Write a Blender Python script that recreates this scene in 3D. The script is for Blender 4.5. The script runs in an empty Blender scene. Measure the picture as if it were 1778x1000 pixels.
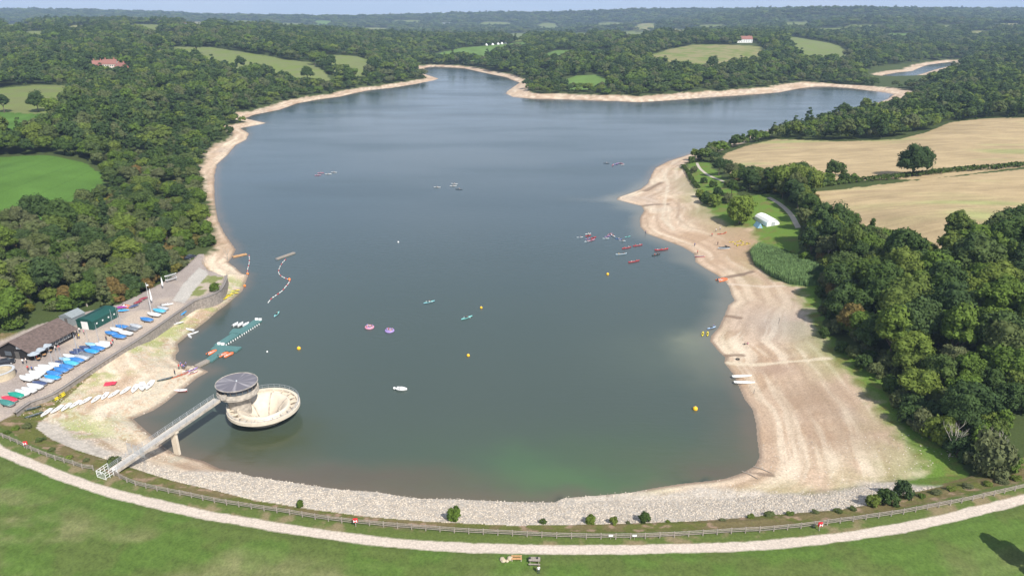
import bpy, bmesh, math, random
import numpy as np
from mathutils import Vector, Matrix

# ------------------------------------------------------------------ camera, sky, sun
S = bpy.context.scene
C = S.collection
R = math.radians
CAMZ, PITCH, F = 90.0, R(21.25), 1224.0
cp, sn = math.cos(PITCH), math.sin(PITCH)
cam = bpy.data.objects.new('camera', bpy.data.cameras.new('camera'))
C.objects.link(cam)
cam.location = (0, 0, CAMZ)
cam.rotation_euler = (math.pi / 2 - PITCH, 0, 0)
cam.data.sensor_width = 36
cam.data.lens = 36 * F / 1778
cam.data.clip_start = 1
cam.data.clip_end = 60000
S.camera = cam
HAZE_D = 1.0e-4
SUN_EL, SUN_AZ = R(46), R(32)       # sun behind the camera, to its right
sd_ = Vector((math.sin(SUN_AZ) * math.cos(SUN_EL), -math.cos(SUN_AZ) * math.cos(SUN_EL), math.sin(SUN_EL)))
sun = bpy.data.objects.new('sun', bpy.data.lights.new('sun', 'SUN'))
C.objects.link(sun)
sun.rotation_euler = sd_.to_track_quat('Z', 'Y').to_euler()
sun.data.energy = 5.0
sun.data.angle = R(0.53)
sun.data.color = (1.0, 0.95, 0.87)
W = bpy.data.worlds.new('World'); S.world = W; W.use_nodes = True
nt = W.node_tree; nt.nodes.clear()
def N(t, typ, **kw):
    n = t.nodes.new(typ)
    for k, v in kw.items(): setattr(n, k, v)
    return n
sky = N(nt, 'ShaderNodeTexSky', sky_type='NISHITA', sun_disc=False, sun_elevation=SUN_EL, sun_rotation=math.pi - SUN_AZ)
sky.air_density = 1.0; sky.dust_density = 0.0; sky.ozone_density = 1.6
tc = N(nt, 'ShaderNodeTexCoord')
mp = N(nt, 'ShaderNodeMapping'); mp.inputs['Scale'].default_value = (1, 1, 4.0)
nz = N(nt, 'ShaderNodeTexNoise'); nz.inputs['Scale'].default_value = 2.2; nz.inputs['Detail'].default_value = 6
rp = N(nt, 'ShaderNodeValToRGB'); rp.color_ramp.elements[0].position = .40; rp.color_ramp.elements[1].position = .74
rp.color_ramp.elements[1].color = (.85, .85, .85, 1)
mx = N(nt, 'ShaderNodeMix', data_type='RGBA'); mx.inputs['B'].default_value = (9.6, 10.0, 10.8, 1)
bg = N(nt, 'ShaderNodeBackground'); bg.inputs['Strength'].default_value = 0.082
wo = N(nt, 'ShaderNodeOutputWorld')
L_ = nt.links.new
L_(tc.outputs['Generated'], mp.inputs[0]); L_(mp.outputs[0], nz.inputs['Vector']); L_(nz.outputs['Fac'], rp.inputs[0])
mz = N(nt, 'ShaderNodeMix', data_type='RGBA'); mz.inputs['B'].default_value = (6.4, 7.7, 9.6, 1); sz_ = N(nt, 'ShaderNodeSeparateXYZ'); L_(tc.outputs['Generated'], sz_.inputs[0])
rz_ = N(nt, 'ShaderNodeMapRange', interpolation_type='SMOOTHSTEP'); rz_.inputs['From Min'].default_value = .0; rz_.inputs['From Max'].default_value = .85; rz_.inputs['To Min'].default_value = 1; rz_.inputs['To Max'].default_value = 0
L_(sz_.outputs['Z'], rz_.inputs[0]); L_(rz_.outputs[0], mz.inputs['Factor']); L_(sky.outputs[0], mz.inputs['A'])
L_(rp.outputs[0], mx.inputs['Factor']); L_(mz.outputs['Result'], mx.inputs['A']); L_(mx.outputs['Result'], bg.inputs[0]); L_(bg.outputs[0], wo.inputs[0])
S.view_settings.view_transform = 'Standard'; S.view_settings.look = 'None'
S.view_settings.exposure = 0.27; S.view_settings.gamma = 1
S.cycles.max_bounces = 6; S.cycles.diffuse_bounces = 2; S.cycles.glossy_bounces = 2
S.cycles.transmission_bounces = 2; S.cycles.volume_bounces = 0; S.cycles.transparent_max_bounces = 4
S.cycles.use_denoising = True
rnd = random.Random(7); nr = np.random.default_rng(11)

# ------------------------------------------------------------------ pixel <-> place helpers (photograph of 1778 x 1000)
def ray(px, py):
    a, b = (px - 889) / F, (py - 500) / F
    return np.array((a, cp - b * sn, -sn - b * cp))
def at(px, py, z=0.0):
    d = ray(px, py); t = (z - CAMZ) / d[2]
    return Vector((d[0] * t, d[1] * t, z))
def atY(px, py, Y):
    d = ray(px, py); t = Y / d[1]
    return (d[0] * t, Y, CAMZ + d[2] * t)
def proj(x, y, z):
    zc = y * cp - (z - CAMZ) * sn
    return 889 + F * x / zc, 500 - F * (y * sn + (z - CAMZ) * cp) / zc, zc

def vnoise(x, y, seed=0):
    xi = np.floor(x).astype(np.int64); yi = np.floor(y).astype(np.int64)
    fx = x - xi; fy = y - yi; fx = fx * fx * (3 - 2 * fx); fy = fy * fy * (3 - 2 * fy)
    def h(a, b):
        v = (a * 374761393 + b * 668265263 + seed * 974634777) & 0xffffffff
        v = ((v ^ (v >> 13)) * 1274126177) & 0xffffffff
        return ((v ^ (v >> 16)) & 0xffff) / 65535.0
    return (h(xi, yi) * (1 - fx) + h(xi + 1, yi) * fx) * (1 - fy) + (h(xi, yi + 1) * (1 - fx) + h(xi + 1, yi + 1) * fx) * fy
def fbm(x, y, seed=0, o=4):
    s = 0; a = .5; t = 0
    for i in range(o):
        s = s + a * vnoise(x, y, seed + i * 17); t += a; a *= .5; x = x * 2.03 + 3.1; y = y * 2.03 + 7.7
    return s / t
def sstep(a, b, x):
    t = np.clip((x - a) / (b - a), 0, 1); return t * t * (3 - 2 * t)
def polydist(x, y, poly, closed=True):
    """distance to a polyline; inside test when closed"""
    P = np.asarray(poly, float); n = len(P)
    d2 = np.full(x.shape, 1e12); ins = np.zeros(x.shape, bool)
    for i in range(n if closed else n - 1):
        ax, ay = P[i]; bx, by = P[(i + 1) % n]
        ex, ey = bx - ax, by - ay; L2 = ex * ex + ey * ey + 1e-12
        t = np.clip(((x - ax) * ex + (y - ay) * ey) / L2, 0, 1)
        d2 = np.minimum(d2, (x - ax - t * ex) ** 2 + (y - ay - t * ey) ** 2)
        if closed and ay != by:
            c = (ay > y) != (by > y)
            ins ^= c & (x < ex * (y - ay) / (by - ay) + ax)
    return np.sqrt(d2), ins
def inside(x, y, poly):
    P = np.asarray(poly, float); ins = np.zeros(np.shape(x), bool); n = len(P)
    lo = P.min(0); hi = P.max(0)
    m = (x >= lo[0]) & (x <= hi[0]) & (y >= lo[1]) & (y <= hi[1])
    if not m.any(): return ins
    xs, ys = x[m], y[m]; r = np.zeros(xs.shape, bool)
    for i in range(n):
        ax, ay = P[i]; bx, by = P[(i + 1) % n]
        if ay == by: continue
        r ^= ((ay > ys) != (by > ys)) & (xs < (bx - ax) * (ys - ay) / (by - ay) + ax)
    ins[m] = r
    return ins
def smooth_line(pts, n=4):
    P = [np.array(p, float) for p in pts]; out = []
    for i in range(len(P) - 1):
        p0 = P[max(i - 1, 0)]; p1 = P[i]; p2 = P[i + 1]; p3 = P[min(i + 2, len(P) - 1)]
        for k in range(n):
            t = k / n
            out.append(.5 * ((2 * p1) + (-p0 + p2) * t + (2 * p0 - 5 * p1 + 4 * p2 - p3) * t * t + (-p0 + 3 * p1 - 3 * p2 + p3) * t ** 3))
    out.append(P[-1]); return out

# ------------------------------------------------------------------ lie of the land
SHORE_PX = [(362,645),(342,656),(325,670),(305,684),(288,698),(267,712),(250,719),(231,727),(243,738),(264,756),(285,775),(302,786),(321,792),(353,800),(380,813),(407,819),(440,828),(490,835),(541,843),(592,850),(655,854),(693,861),(731,866),(769,866),(820,868),(880,871),(930,872),(963,872),(979,864),(1044,859),(1098,854),(1133,847),(1184,839),(1234,834),(1260,830),(1290,820),(1310,809),(1318,793),(1314,761),(1312,735),(1306,711),(1292,693),(1283,673),(1274,652),(1257,630),(1259,621),(1247,610),(1232,592),(1234,583),(1247,569),(1259,544),(1264,530),(1275,522),(1269,511),(1265,497),(1257,487),(1243,477),(1223,466),(1207,455),(1205,441),(1182,428),(1152,417),(1122,406),(1111,394),(1110,384),(1111,377),(1118,366),(1113,358),(1092,353),(1070,347),(1074,342),(1092,336),(1111,329),(1124,319),(1131,303),(1137,292),(1160,280),(1185,272),(1215,262),(1250,252),(1284,240),(1330,228),(1400,212),(1450,200),(1500,187),(1540,173),(1552,164),(1536,161),(1480,154),(1442,151),(1414,151),(1389,154),(1353,161),(1328,163),(1285,166),(1209,171),(1158,175),(1108,178),(1070,176),(1032,175),(981,173),(926,172),(890,169),(878,163),(880,159),(893,150),(902,144),(888,139),(880,135),(850,129),(827,124),(805,119),(780,117),(754,116),(738,118),(735,128),(762,137),(754,140),(718,147),(680,153),(642,157),(617,162),(592,168),(554,173),(516,180),(486,191),(440,200),(426,206),(440,209),(463,214),(440,219),(418,223),(433,232),(428,243),(410,252),(395,270),(377,286),(373,306),(373,336),(375,361),(380,384),(390,405),(410,433),(404,446),(397,455),(408,464),(420,475),(431,478),(427,489),(421,505),(392,530),(378,540),(360,556),(339,572),(308,597),(311,609),(305,616),(305,624),(317,633),(342,636)]
POND_PX = [(1533,131),(1560,126),(1584,124),(1600,117),(1612,113),(1657,107),(1662,112),(1624,121),(1606,127),(1581,134),(1538,135)]
SHORE = [tuple(at(*p)[:2]) for p in SHORE_PX]
POND = [tuple(at(*p)[:2]) for p in POND_PX]
PATH_PX = [(-60,745),(-20,768),(0,783),(50,803),(101,824),(150,842),(200,857),(291,879),(370,896),(450,909),(520,921),(600,932),(670,941),(750,947),(820,951),(890,952.5),(960,954),(1030,954),(1100,953.5),(1200,951),(1265,949.5),(1330,946),(1395,939.5),(1457,932.5),(1520,923.5),(1583,913),(1646,899),(1708,883.5),(1778,866),(1840,848)]
PATH = [tuple(at(x, y, 5.5)[:2]) for x, y in PATH_PX]
P0, P1 = np.array(PATH[0]), np.array(PATH[1]); Q0, Q1 = np.array(PATH[-2]), np.array(PATH[-1])
PATHX = [tuple(P0 + (P0 - P1) / np.linalg.norm(P0 - P1) * 120)] + PATH + [tuple(Q1 + (Q1 - Q0) / np.linalg.norm(Q1 - Q0) * 120)]
WALL_PX = [(22,716),(49,697),(90,682),(140,649.5),(190,617.5),(240,586),(271,565),(302,543.5),(334,522),(358,514),(378,504),(387,490),(390,478)]
WALL = [tuple(at(x, y, 4.7)[:2]) for x, y in WALL_PX]
TERR = WALL + [tuple(at(x, y, 4.5)[:2]) for x, y in [(372,472),(362,468),(350,455),(355,440),(344,440),(318,466),(288,486),(262,500),(232,515),(206,528),(160,538),(120,548),(62,566),(0,595),(-60,620),(-120,680),(-60,722),(-10,740)]]
LBP = WALL + [tuple(at(x, y, 2)[:2]) for x, y in [(398,455),(440,440),(440,560),(400,700),(300,800),(200,800),(60,735)]]
CP = [(-60,600,150),(0,560,165),(60,480,205),(120,520,200),(200,500,212),(260,470,232),(300,430,262),(330,400,285),(-100,400,230),(90,400,245),
 (90,335,300),(0,340,290),(0,272,400),(90,272,400),(180,300,352),(-200,300,340),(250,300,372),(320,330,335),(300,240,470),(60,210,520),(60,170,620),(0,130,850),(120,130,830),(200,116,900),(300,150,780),(300,190,640),(380,190,650),
 (450,105,1050),(310,85,1200),(540,125,950),(600,100,1150),(500,150,900),(640,140,980),(450,64,1500),(600,82,1450),(700,100,1350),(740,110,1420),(-50,62,1500),(0,60,1500),(200,56,1600),(300,46,1900),
 (100,42,2500),(400,46,2300),(520,54,2100),(-100,36,5500),(0,28,5500),(300,30,5500),(600,31,5500),(850,32,5500),(0,45,3600),(300,42,3800),(600,47,3300),(850,52,3200),
 (820,90,1650),(900,75,1800),(750,100,1550),(800,64,2300),(700,60,2500),(900,62,2400),
 (1000,145,930),(1050,130,1000),(1000,95,1300),(1200,120,1080),(1100,140,950),(1200,90,1350),(1320,84,1400),(1290,72,1550),(1150,62,2000),(1000,66,2000),(1420,86,1500),(1400,72,1650),(1450,142,1020),(1350,130,1030),
 (1500,62,2200),(1600,85,1800),(1500,42,3000),(1650,52,2700),(1778,62,2200),(1778,38,3500),(1900,40,3000),
 (1000,46,3800),(1150,40,4000),(1050,44,3600),(1300,38,4000),(1000,28,6000),(1150,24,6000),(1300,20,6000),(1500,17,6000),(1650,14,5600),(1778,10,5400),(1900,8,5400),
 (1700,120,1150),(1778,100,1300),(1900,110,1200),(1650,150,880),(1580,170,800),(1778,160,800),
 (1300,270,450),(1500,270,430),(1700,230,500),(1778,210,560),(1900,210,560),(1600,250,460),(1400,230,560),(1600,200,640),
 (1500,340,320),(1700,320,330),(1778,380,270),(1600,400,250),(1900,350,290),(1334,385,300),(1400,330,340),(1250,320,358),(1400,400,280),
 (1500,450,235),(1600,500,210),(1700,450,225),(1778,500,200),(1900,500,190),(1600,650,158),(1700,700,142),(1778,650,152),(1778,760,129),(1900,750,128),(1500,560,190)]
cw = np.array([atY(*p) for p in CP])
for i in range(0): pass
cf = np.stack([np.log(cw[:, 1]), cw[:, 0] / cw[:, 1] * 1.3], 1)
K = np.sqrt(((cf[:, None] - cf[None]) ** 2).sum(-1) + 1e-4)
n_ = len(K); A = np.zeros((n_ + 3, n_ + 3)); A[:n_, :n_] = K + np.eye(n_) * 0.004
A[:n_, n_] = 1; A[:n_, n_ + 1:] = cf; A[n_, :n_] = 1; A[n_ + 1:, :n_] = cf.T
w_ = np.linalg.solve(A, np.concatenate([cw[:, 2], [0, 0, 0]]))
def base_h(x, y):
    y = np.maximum(y, 30); a = np.log(y); b = x / y * 1.3
    s = w_[n_] + w_[n_ + 1] * a + w_[n_ + 2] * b
    for i in range(n_): s = s + w_[i] * np.sqrt((a - cf[i, 0]) ** 2 + (b - cf[i, 1]) ** 2 + 1e-4)
    far = sstep(1900, 3300, y)
    s = s + far * (120 * (fbm(x / 1700 + 3, y / 640, 5, 2) - .5) - 8)
    s = s - sstep(6200, 9500, y) * 70 - sstep(9500, 16000, y) * 40
    return s
def signed(x, y):
    """distance from the waterline: + on land, - in the water; and signed distance from the dam path, + towards the lake"""
    sd = np.full(x.shape, 500.0); m = (y < 2200) & (y > 60)
    d, i = polydist(x[m], y[m], SHORE); d2, i2 = polydist(x[m], y[m], POND)
    v = np.where(i, -d, d); v2 = np.where(i2, -d2, d2); sd[m] = np.minimum(v, v2)
    sp = np.full(x.shape, 500.0); m = y < 420
    d, _ = polydist(x[m], y[m], PATHX, False)
    poly = PATHX + [(PATHX[-1][0] + 50, -400), (PATHX[0][0] - 50, -400)]
    sp[m] = np.where(inside(x[m], y[m], poly), -d, d)
    return sd, sp
def height(x, y):
    sd, sp = signed(x, y)
    b = np.maximum(base_h(x, y), 1.0 + .01 * np.clip(sd, 0, 60))
    rs = 0.065 + .05 * sstep(400, 800, y)
    ramp = np.where(sd > 0, rs * sd + .0012 * np.clip(sd, 0, 200) ** 2, 0) + .25 * (fbm(x / 9, y / 9, 3, 3) - .5) * sstep(1, 8, sd)
    k = 1.5; h = np.clip(.5 + .5 * (b - ramp) / k, 0, 1); land = b * (1 - h) + ramp * h - k * h * (1 - h)
    land = np.maximum(land, .05 * np.clip(sd, 0, 12))
    land = np.where(sp < 500, np.minimum(land, 4.6 + .2 * np.maximum(sp - 7.2, 0)), land)
    wl_, _ = polydist(x, y, WALL, False)
    land = np.where(inside(x, y, LBP) & (sd > 0), np.maximum(land, np.minimum(3.5 - .11 * wl_, .3 * sd)), land)
    face = 4.6 - .36 * (sp - 7.2)
    z = np.maximum(land, np.minimum(face, .45 * sd))
    crest = 4.6 + .9 * sstep(7.2, 2.6, sp)
    lawn = 5.5 - .14 * np.clip(-sp - 2.6, 0, 14) - .27 * np.clip(-sp - 16.6, 0, 60) + .1 * (fbm(x / 6, y / 6, 9, 2) - .5)
    z = np.where(sp < 7.2, np.where(sp < -2.6, lawn, crest), z)
    z = np.where(sd < 0, np.maximum(.28 * sd, -7), z)
    t = inside(x, y, TERR)
    z = np.where(t & (sd > 0) & (sp > 2.5), 4.5, z)
    return z, sd, sp
ls = [math.log(42)]
while ls[-1] < math.log(9500):
    Y = math.exp(ls[-1]); ls.append(ls[-1] + (.006 if Y < 80 else .0027 if Y < 260 else .004 if Y < 500 else .0065 if Y < 2000 else .012))
LS = np.array(ls); US = np.arange(-1.22, 1.2201, .0026)
GY, GU = np.meshgrid(np.exp(LS), US, indexing='ij'); GX = GY * GU
GZ, GSD, GSP = height(GX, GY)
nR, nC = GX.shape
def samp(G, x, y):
    x = np.asarray(x, float); y = np.maximum(np.asarray(y, float), 43)
    r = np.interp(np.log(y), LS, np.arange(nR)); c = np.clip((x / y - US[0]) / (US[1] - US[0]), 0, nC - 1.001)
    r = np.clip(r, 0, nR - 1.001); r0 = r.astype(int); c0 = c.astype(int); fr = r - r0; fc = c - c0
    return (G[r0, c0] * (1 - fr) * (1 - fc) + G[r0 + 1, c0] * fr * (1 - fc) + G[r0, c0 + 1] * (1 - fr) * fc + G[r0 + 1, c0 + 1] * fr * fc)
def hf(x, y): return float(samp(GZ, x, y))
YS = np.exp(np.linspace(math.log(45), math.log(9000), 5000))
def hit(px, py, h=0.0):
    """first place on the ground (or h metres above it) seen at a pixel"""
    d = ray(px, py); t = YS / d[1]; z = CAMZ + d[2] * t; g = np.maximum(samp(GZ, d[0] * t, YS), 0) + h
    k = np.argmax(z < g) if (z < g).any() else len(YS) - 1
    if k > 0 and (z < g).any():
        a = (z[k-1] - g[k-1]) / max(1e-6, (z[k-1] - g[k-1]) - (z[k] - g[k])); Y = YS[k-1] + (YS[k] - YS[k-1]) * a
    else: Y = YS[k]
    x = d[0] / d[1] * Y
    return Vector((x, Y, hf(x, Y)))
def polyhit(pts): return [tuple(hit(p[0], p[1], p[2] if len(p) > 2 else 0)[:2]) for p in pts]

# fields, named by colour kind; a third value = height of the trees whose tops hide that edge
FIELDS = [
 ('lush', [(-60,272),(60,270),(150,283),(182,305),(165,312,8),(130,314,12),(90,324,13),(50,335,13),(-60,342,13)]),
 ('lush', [(-60,196),(80,196),(76,206,5),(40,223,7),(-60,224,7)]),
 ('pale', [(-60,155),(0,154),(60,148),(122,149),(116,168),(100,190,3),(60,193,2),(-60,194)]),
 ('meadow', [(288,97),(304,82),(364,82),(440,94),(503,105),(539,109),(559,121),(576,137,4),(546,136,6),(508,131,7),(473,117,8),(440,112,8),(402,110,8),(367,100,8)]),
 ('meadow', [(556,96),(604,97),(645,106),(640,124),(627,131,6),(607,126,4),(575,120,3)]),
 ('green', [(744,97),(804,83),(890,76),(925,71),(905,80,8),(860,89,8),(835,99,8),(794,95,8),(754,103,6)]),
 ('green', [(938,96),(968,87),(1006,88),(1001,95,4),(981,101,4),(941,105,4)]),
 ('green', [(1014,95),(1037,87),(1067,88),(1057,96,4),(1022,102,4)]),
 ('straw', [(1118,102),(1128,97),(1158,87),(1204,78),(1320,81),(1326,94),(1310,102,7),(1275,107,7),(1240,118,7),(1204,114,8),(1158,109,8),(1133,105,6)]),
 ('green', [(966,143),(1001,132),(1032,130),(1060,139),(1052,147,4),(1006,154,2),(984,152,2)]),
 ('meadow', [(1366,63),(1411,70),(1460,81),(1477,91),(1462,101,7),(1417,98,8),(1381,96,7),(1371,78)]),
 ('straw', [(240,59),(300,57),(329,58),(342,62),(300,63,3),(240,63,3)]),
 ('pale', [(105,33.5),(150,32),(192,33),(175,36),(112,37)]),
 ('pale', [(1019,44),(1057,38.5),(1087,40),(1086,48),(1037,48)]),
 ('pale', [(893,54),(968,47),(976,52),(905,57)]),
 ('pale', [(610,40),(690,38),(760,40),(700,42)]),
 ('pale', [(770,44),(800,42),(795,47),(765,48)]),
 ('meadow', [(1048,76),(1085,70),(1110,72),(1070,79)]),
 ('stubble', [(1252,278),(1262,266),(1298,253),(1348,242),(1461,246),(1563,242),(1609,230),(1650,213),(1700,207),(1900,205),(1900,285),(1778,284,2),(1700,293,2),(1606,306,2),(1553,304,2),(1468,308,2.5),(1425,303,2.5),(1362,304,4),(1273,297,4)]),
 ('stubble', [(1411,334),(1503,324),(1645,308),(1778,294),(1900,284),(1900,372,9),(1765,386,9),(1701,387,9),(1645,397,9),(1591,404,9),(1567,420,8),(1549,398,6),(1503,389,8),(1468,378,8),(1443,371,6),(1425,354,5)]),
]
pr_ = random.Random(21)
for cx_, cy_ in [(60,58),(140,47),(250,46),(420,40),(505,44),(560,40),(650,52),(705,38),(860,42),(950,44),(1120,46),(1180,55),(1235,46),(1380,42),(1440,52),(1500,46),(1560,62),(1640,46),(1705,57),(1750,44),(30,44),(340,42),(1010,60),(1100,58),(900,62)]:
    w2, h2 = pr_.uniform(20, 44), pr_.uniform(2.6, 4.2); FIELDS.append((pr_.choice(['pale', 'green', 'meadow', 'straw', 'pale']), [(cx_ - w2, cy_ + h2 * .3, 6), (cx_ - w2 * .4, cy_ - h2), (cx_ + w2 * .7, cy_ - h2 * .8), (cx_ + w2, cy_ + h2 * .2, 6), (cx_ + w2 * .3, cy_ + h2, 9), (cx_ - w2 * .5, cy_ + h2 * .9, 9)]))
FW = [(k, polyhit(p)) for k, p in FIELDS]
BEACH = polyhit([(1186,271),(1184,285),(1196,300),(1203,322),(1216,345),(1242,378),(1262,392),(1310,396),(1314,425),(1302,440),(1310,455),(1345,485),(1385,500),(1402,540),(1417,575),(1442,610),(1477,650),(1512,690),(1533,720),(1562,760),(1605,800),(1590,822),(1500,850),(1400,872),(1300,885)]) + [tuple(at(980, 890, 2)[:2])] + [tuple(at(x, y)[:2]) for x, y in [(1000,850),(1200,780),(1200,600),(1180,480),(1050,380),(1040,330),(1120,280)]]
GRASS = polyhit([(1196,282),(1230,283),(1262,318),(1290,345),(1320,338),(1352,342),(1388,380),(1394,402,8),(1362,418,9),(1312,412,8),(1300,400),(1240,390),(1205,350),(1195,310)])
GRASS2 = polyhit([(1345,485),(1420,497),(1428,540),(1434,575),(1462,598),(1500,632),(1550,672),(1570,716),(1632,758),(1668,800),(1690,835),(1640,850),(1560,860),(1500,790),(1400,600)])
REED = polyhit([(1302,441),(1318,429),(1345,436),(1385,452),(1425,468),(1440,478),(1432,494),(1400,497),(1372,494),(1335,478),(1310,460)])
SCRUBTOP = [(62,738),(90,760),(130,778),(190,795),(240,812),(300,833),(380,852),(440,868),(541,884),(642,897),(744,905),(890,912),(994,910),(1103,906),(1209,901),(1330,889),(1456,883),(1507,874),(1570,852),(1640,838)]

# ------------------------------------------------------------------ materials
MATS = {}
def mat(name, rgb, rough=.6, metal=0.0, var=.15, scale=3.0, bump=0.0, spec=.4):
    if name in MATS: return MATS[name]
    m = bpy.data.materials.new(name); m.use_nodes = True; t = m.node_tree; b = t.nodes['Principled BSDF']
    b.inputs['Roughness'].default_value = rough; b.inputs['Metallic'].default_value = metal; b.inputs['Specular IOR Level'].default_value = spec
    tx = N(t, 'ShaderNodeTexCoord'); n = N(t, 'ShaderNodeTexNoise'); n.inputs['Scale'].default_value = scale; n.inputs['Detail'].default_value = 5
    r = N(t, 'ShaderNodeValToRGB'); e = r.color_ramp.elements
    e[0].position = .3; e[1].position = .7
    e[0].color = (*[c * (1 - var) for c in rgb], 1); e[1].color = (*[min(1, c * (1 + var)) for c in rgb], 1)
    t.links.new(tx.outputs['Object'], n.inputs['Vector']); t.links.new(n.outputs['Fac'], r.inputs[0]); t.links.new(r.outputs[0], b.inputs['Base Color'])
    if bump:
        bp = N(t, 'ShaderNodeBump'); bp.inputs['Strength'].default_value = bump; bp.inputs['Distance'].default_value = .05
        t.links.new(n.outputs['Fac'], bp.inputs['Height']); t.links.new(bp.outputs[0], b.inputs['Normal'])
    MATS[name] = m; return m
def foliage(name, cols, rough=.75):
    m = bpy.data.materials.new(name); m.use_nodes = True; t = m.node_tree; b = t.nodes['Principled BSDF']
    b.inputs['Roughness'].default_value = rough; b.inputs['Specular IOR Level'].default_value = .15
    oi = N(t, 'ShaderNodeObjectInfo'); g = N(t, 'ShaderNodeNewGeometry')
    n1 = N(t, 'ShaderNodeTexNoise'); n1.inputs['Scale'].default_value = .018; n1.inputs['Detail'].default_value = 2
    n2 = N(t, 'ShaderNodeTexNoise'); n2.inputs['Scale'].default_value = .7; n2.inputs['Detail'].default_value = 4
    t.links.new(g.outputs['Position'], n1.inputs['Vector']); t.links.new(g.outputs['Position'], n2.inputs['Vector'])
    a = N(t, 'ShaderNodeMath', operation='MULTIPLY_ADD'); a.inputs[1].default_value = .62
    s = N(t, 'ShaderNodeMath', operation='MULTIPLY'); s.inputs[1].default_value = .38
    t.links.new(n1.outputs['Fac'], s.inputs[0]); t.links.new(oi.outputs['Random'], a.inputs[0]); t.links.new(s.outputs[0], a.inputs[2])
    r = N(t, 'ShaderNodeValToRGB'); cr = r.color_ramp
    while len(cr.elements) > 1: cr.elements.remove(cr.elements[-1])
    for i, c in enumerate(cols):
        e = cr.elements[0] if i == 0 else cr.elements.new(i / (len(cols) - 1)); e.position = i / (len(cols) - 1); e.color = (*c, 1)
    t.links.new(a.outputs[0], r.inputs[0])
    mr = N(t, 'ShaderNodeMapRange'); mr.inputs['From Min'].default_value = .3; mr.inputs['From Max'].default_value = .7; mr.inputs['To Min'].default_value = .70; mr.inputs['To Max'].default_value = 1.32
    t.links.new(n2.outputs['Fac'], mr.inputs[0])
    mu = N(t, 'ShaderNodeVectorMath', operation='SCALE'); t.links.new(r.outputs[0], mu.inputs[0]); t.links.new(mr.outputs[0], mu.inputs['Scale'])
    t.links.new(mu.outputs[0], b.inputs['Base Color'])
    tr = N(t, 'ShaderNodeBsdfTranslucent'); mxs = N(t, 'ShaderNodeMixShader'); mxs.inputs[0].default_value = .22
    t.links.new(mu.outputs[0], tr.inputs[0]); o = t.nodes['Material Output']
    t.links.new(b.outputs[0], mxs.inputs[1]); t.links.new(tr.outputs[0], mxs.inputs[2]); t.links.new(mxs.outputs[0], o.inputs[0])
    MATS[name] = m; return m
def g3(*a): return [tuple(c) for c in a]
foliage('leaves_broad', g3((0.050,0.093,0.018),(0.083,0.128,0.023),(0.105,0.168,0.026),(0.151,0.194,0.036),(0.074,0.116,0.030),(0.116,0.137,0.047),(0.173,0.217,0.030)))
foliage('leaves_dark', g3((0.037,0.071,0.021),(0.050,0.085,0.026),(0.066,0.109,0.023),(0.056,0.093,0.033),(0.085,0.124,0.026)))
foliage('leaves_warm', g3((0.140,0.163,0.028),(0.182,0.202,0.030),(0.156,0.124,0.039),(0.198,0.132,0.045),(0.132,0.155,0.036),(0.222,0.194,0.028)))
foliage('leaves_olive', g3((0.099,0.124,0.051),(0.132,0.147,0.065),(0.112,0.143,0.047),(0.156,0.163,0.080)))
foliage('leaves_willow', g3((0.148,0.217,0.030),(0.173,0.233,0.039),(0.198,0.256,0.039)))
foliage('leaves_hedge', g3((0.062,0.097,0.023),(0.085,0.124,0.026)))
bark = mat('bark', (.13, .10, .075), .9, var=.35, scale=2, bump=.4)
barkp = mat('bark_pale', (.42, .38, .32), .9, var=.3, scale=2)

def vcol_mat(name, rough, fine, fs, bump, bs, spec=.3):
    m = bpy.data.materials.new(name); m.use_nodes = True; t = m.node_tree; b = t.nodes['Principled BSDF']
    b.inputs['Roughness'].default_value = rough; b.inputs['Specular IOR Level'].default_value = spec
    at_ = N(t, 'ShaderNodeAttribute', attribute_name='tone'); g = N(t, 'ShaderNodeNewGeometry')
    n = N(t, 'ShaderNodeTexNoise'); n.inputs['Scale'].default_value = fs; n.inputs['Detail'].default_value = 8; n.inputs['Roughness'].default_value = .65
    t.links.new(g.outputs['Position'], n.inputs['Vector'])
    mr = N(t, 'ShaderNodeMapRange'); mr.inputs['From Min'].default_value = .3; mr.inputs['From Max'].default_value = .7; mr.inputs['To Min'].default_value = 1 - fine; mr.inputs['To Max'].default_value = 1 + fine
    mu = N(t, 'ShaderNodeVectorMath', operation='SCALE'); t.links.new(n.outputs['Fac'], mr.inputs[0])
    t.links.new(at_.outputs['Color'], mu.inputs[0]); t.links.new(mr.outputs[0], mu.inputs['Scale']); t.links.new(mu.outputs[0], b.inputs['Base Color'])
    bp = N(t, 'ShaderNodeBump'); bp.inputs['Strength'].default_value = bump; bp.inputs['Distance'].default_value = bs
    t.links.new(n.outputs['Fac'], bp.inputs['Height']); t.links.new(bp.outputs[0], b.inputs['Normal'])
    return m

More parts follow.
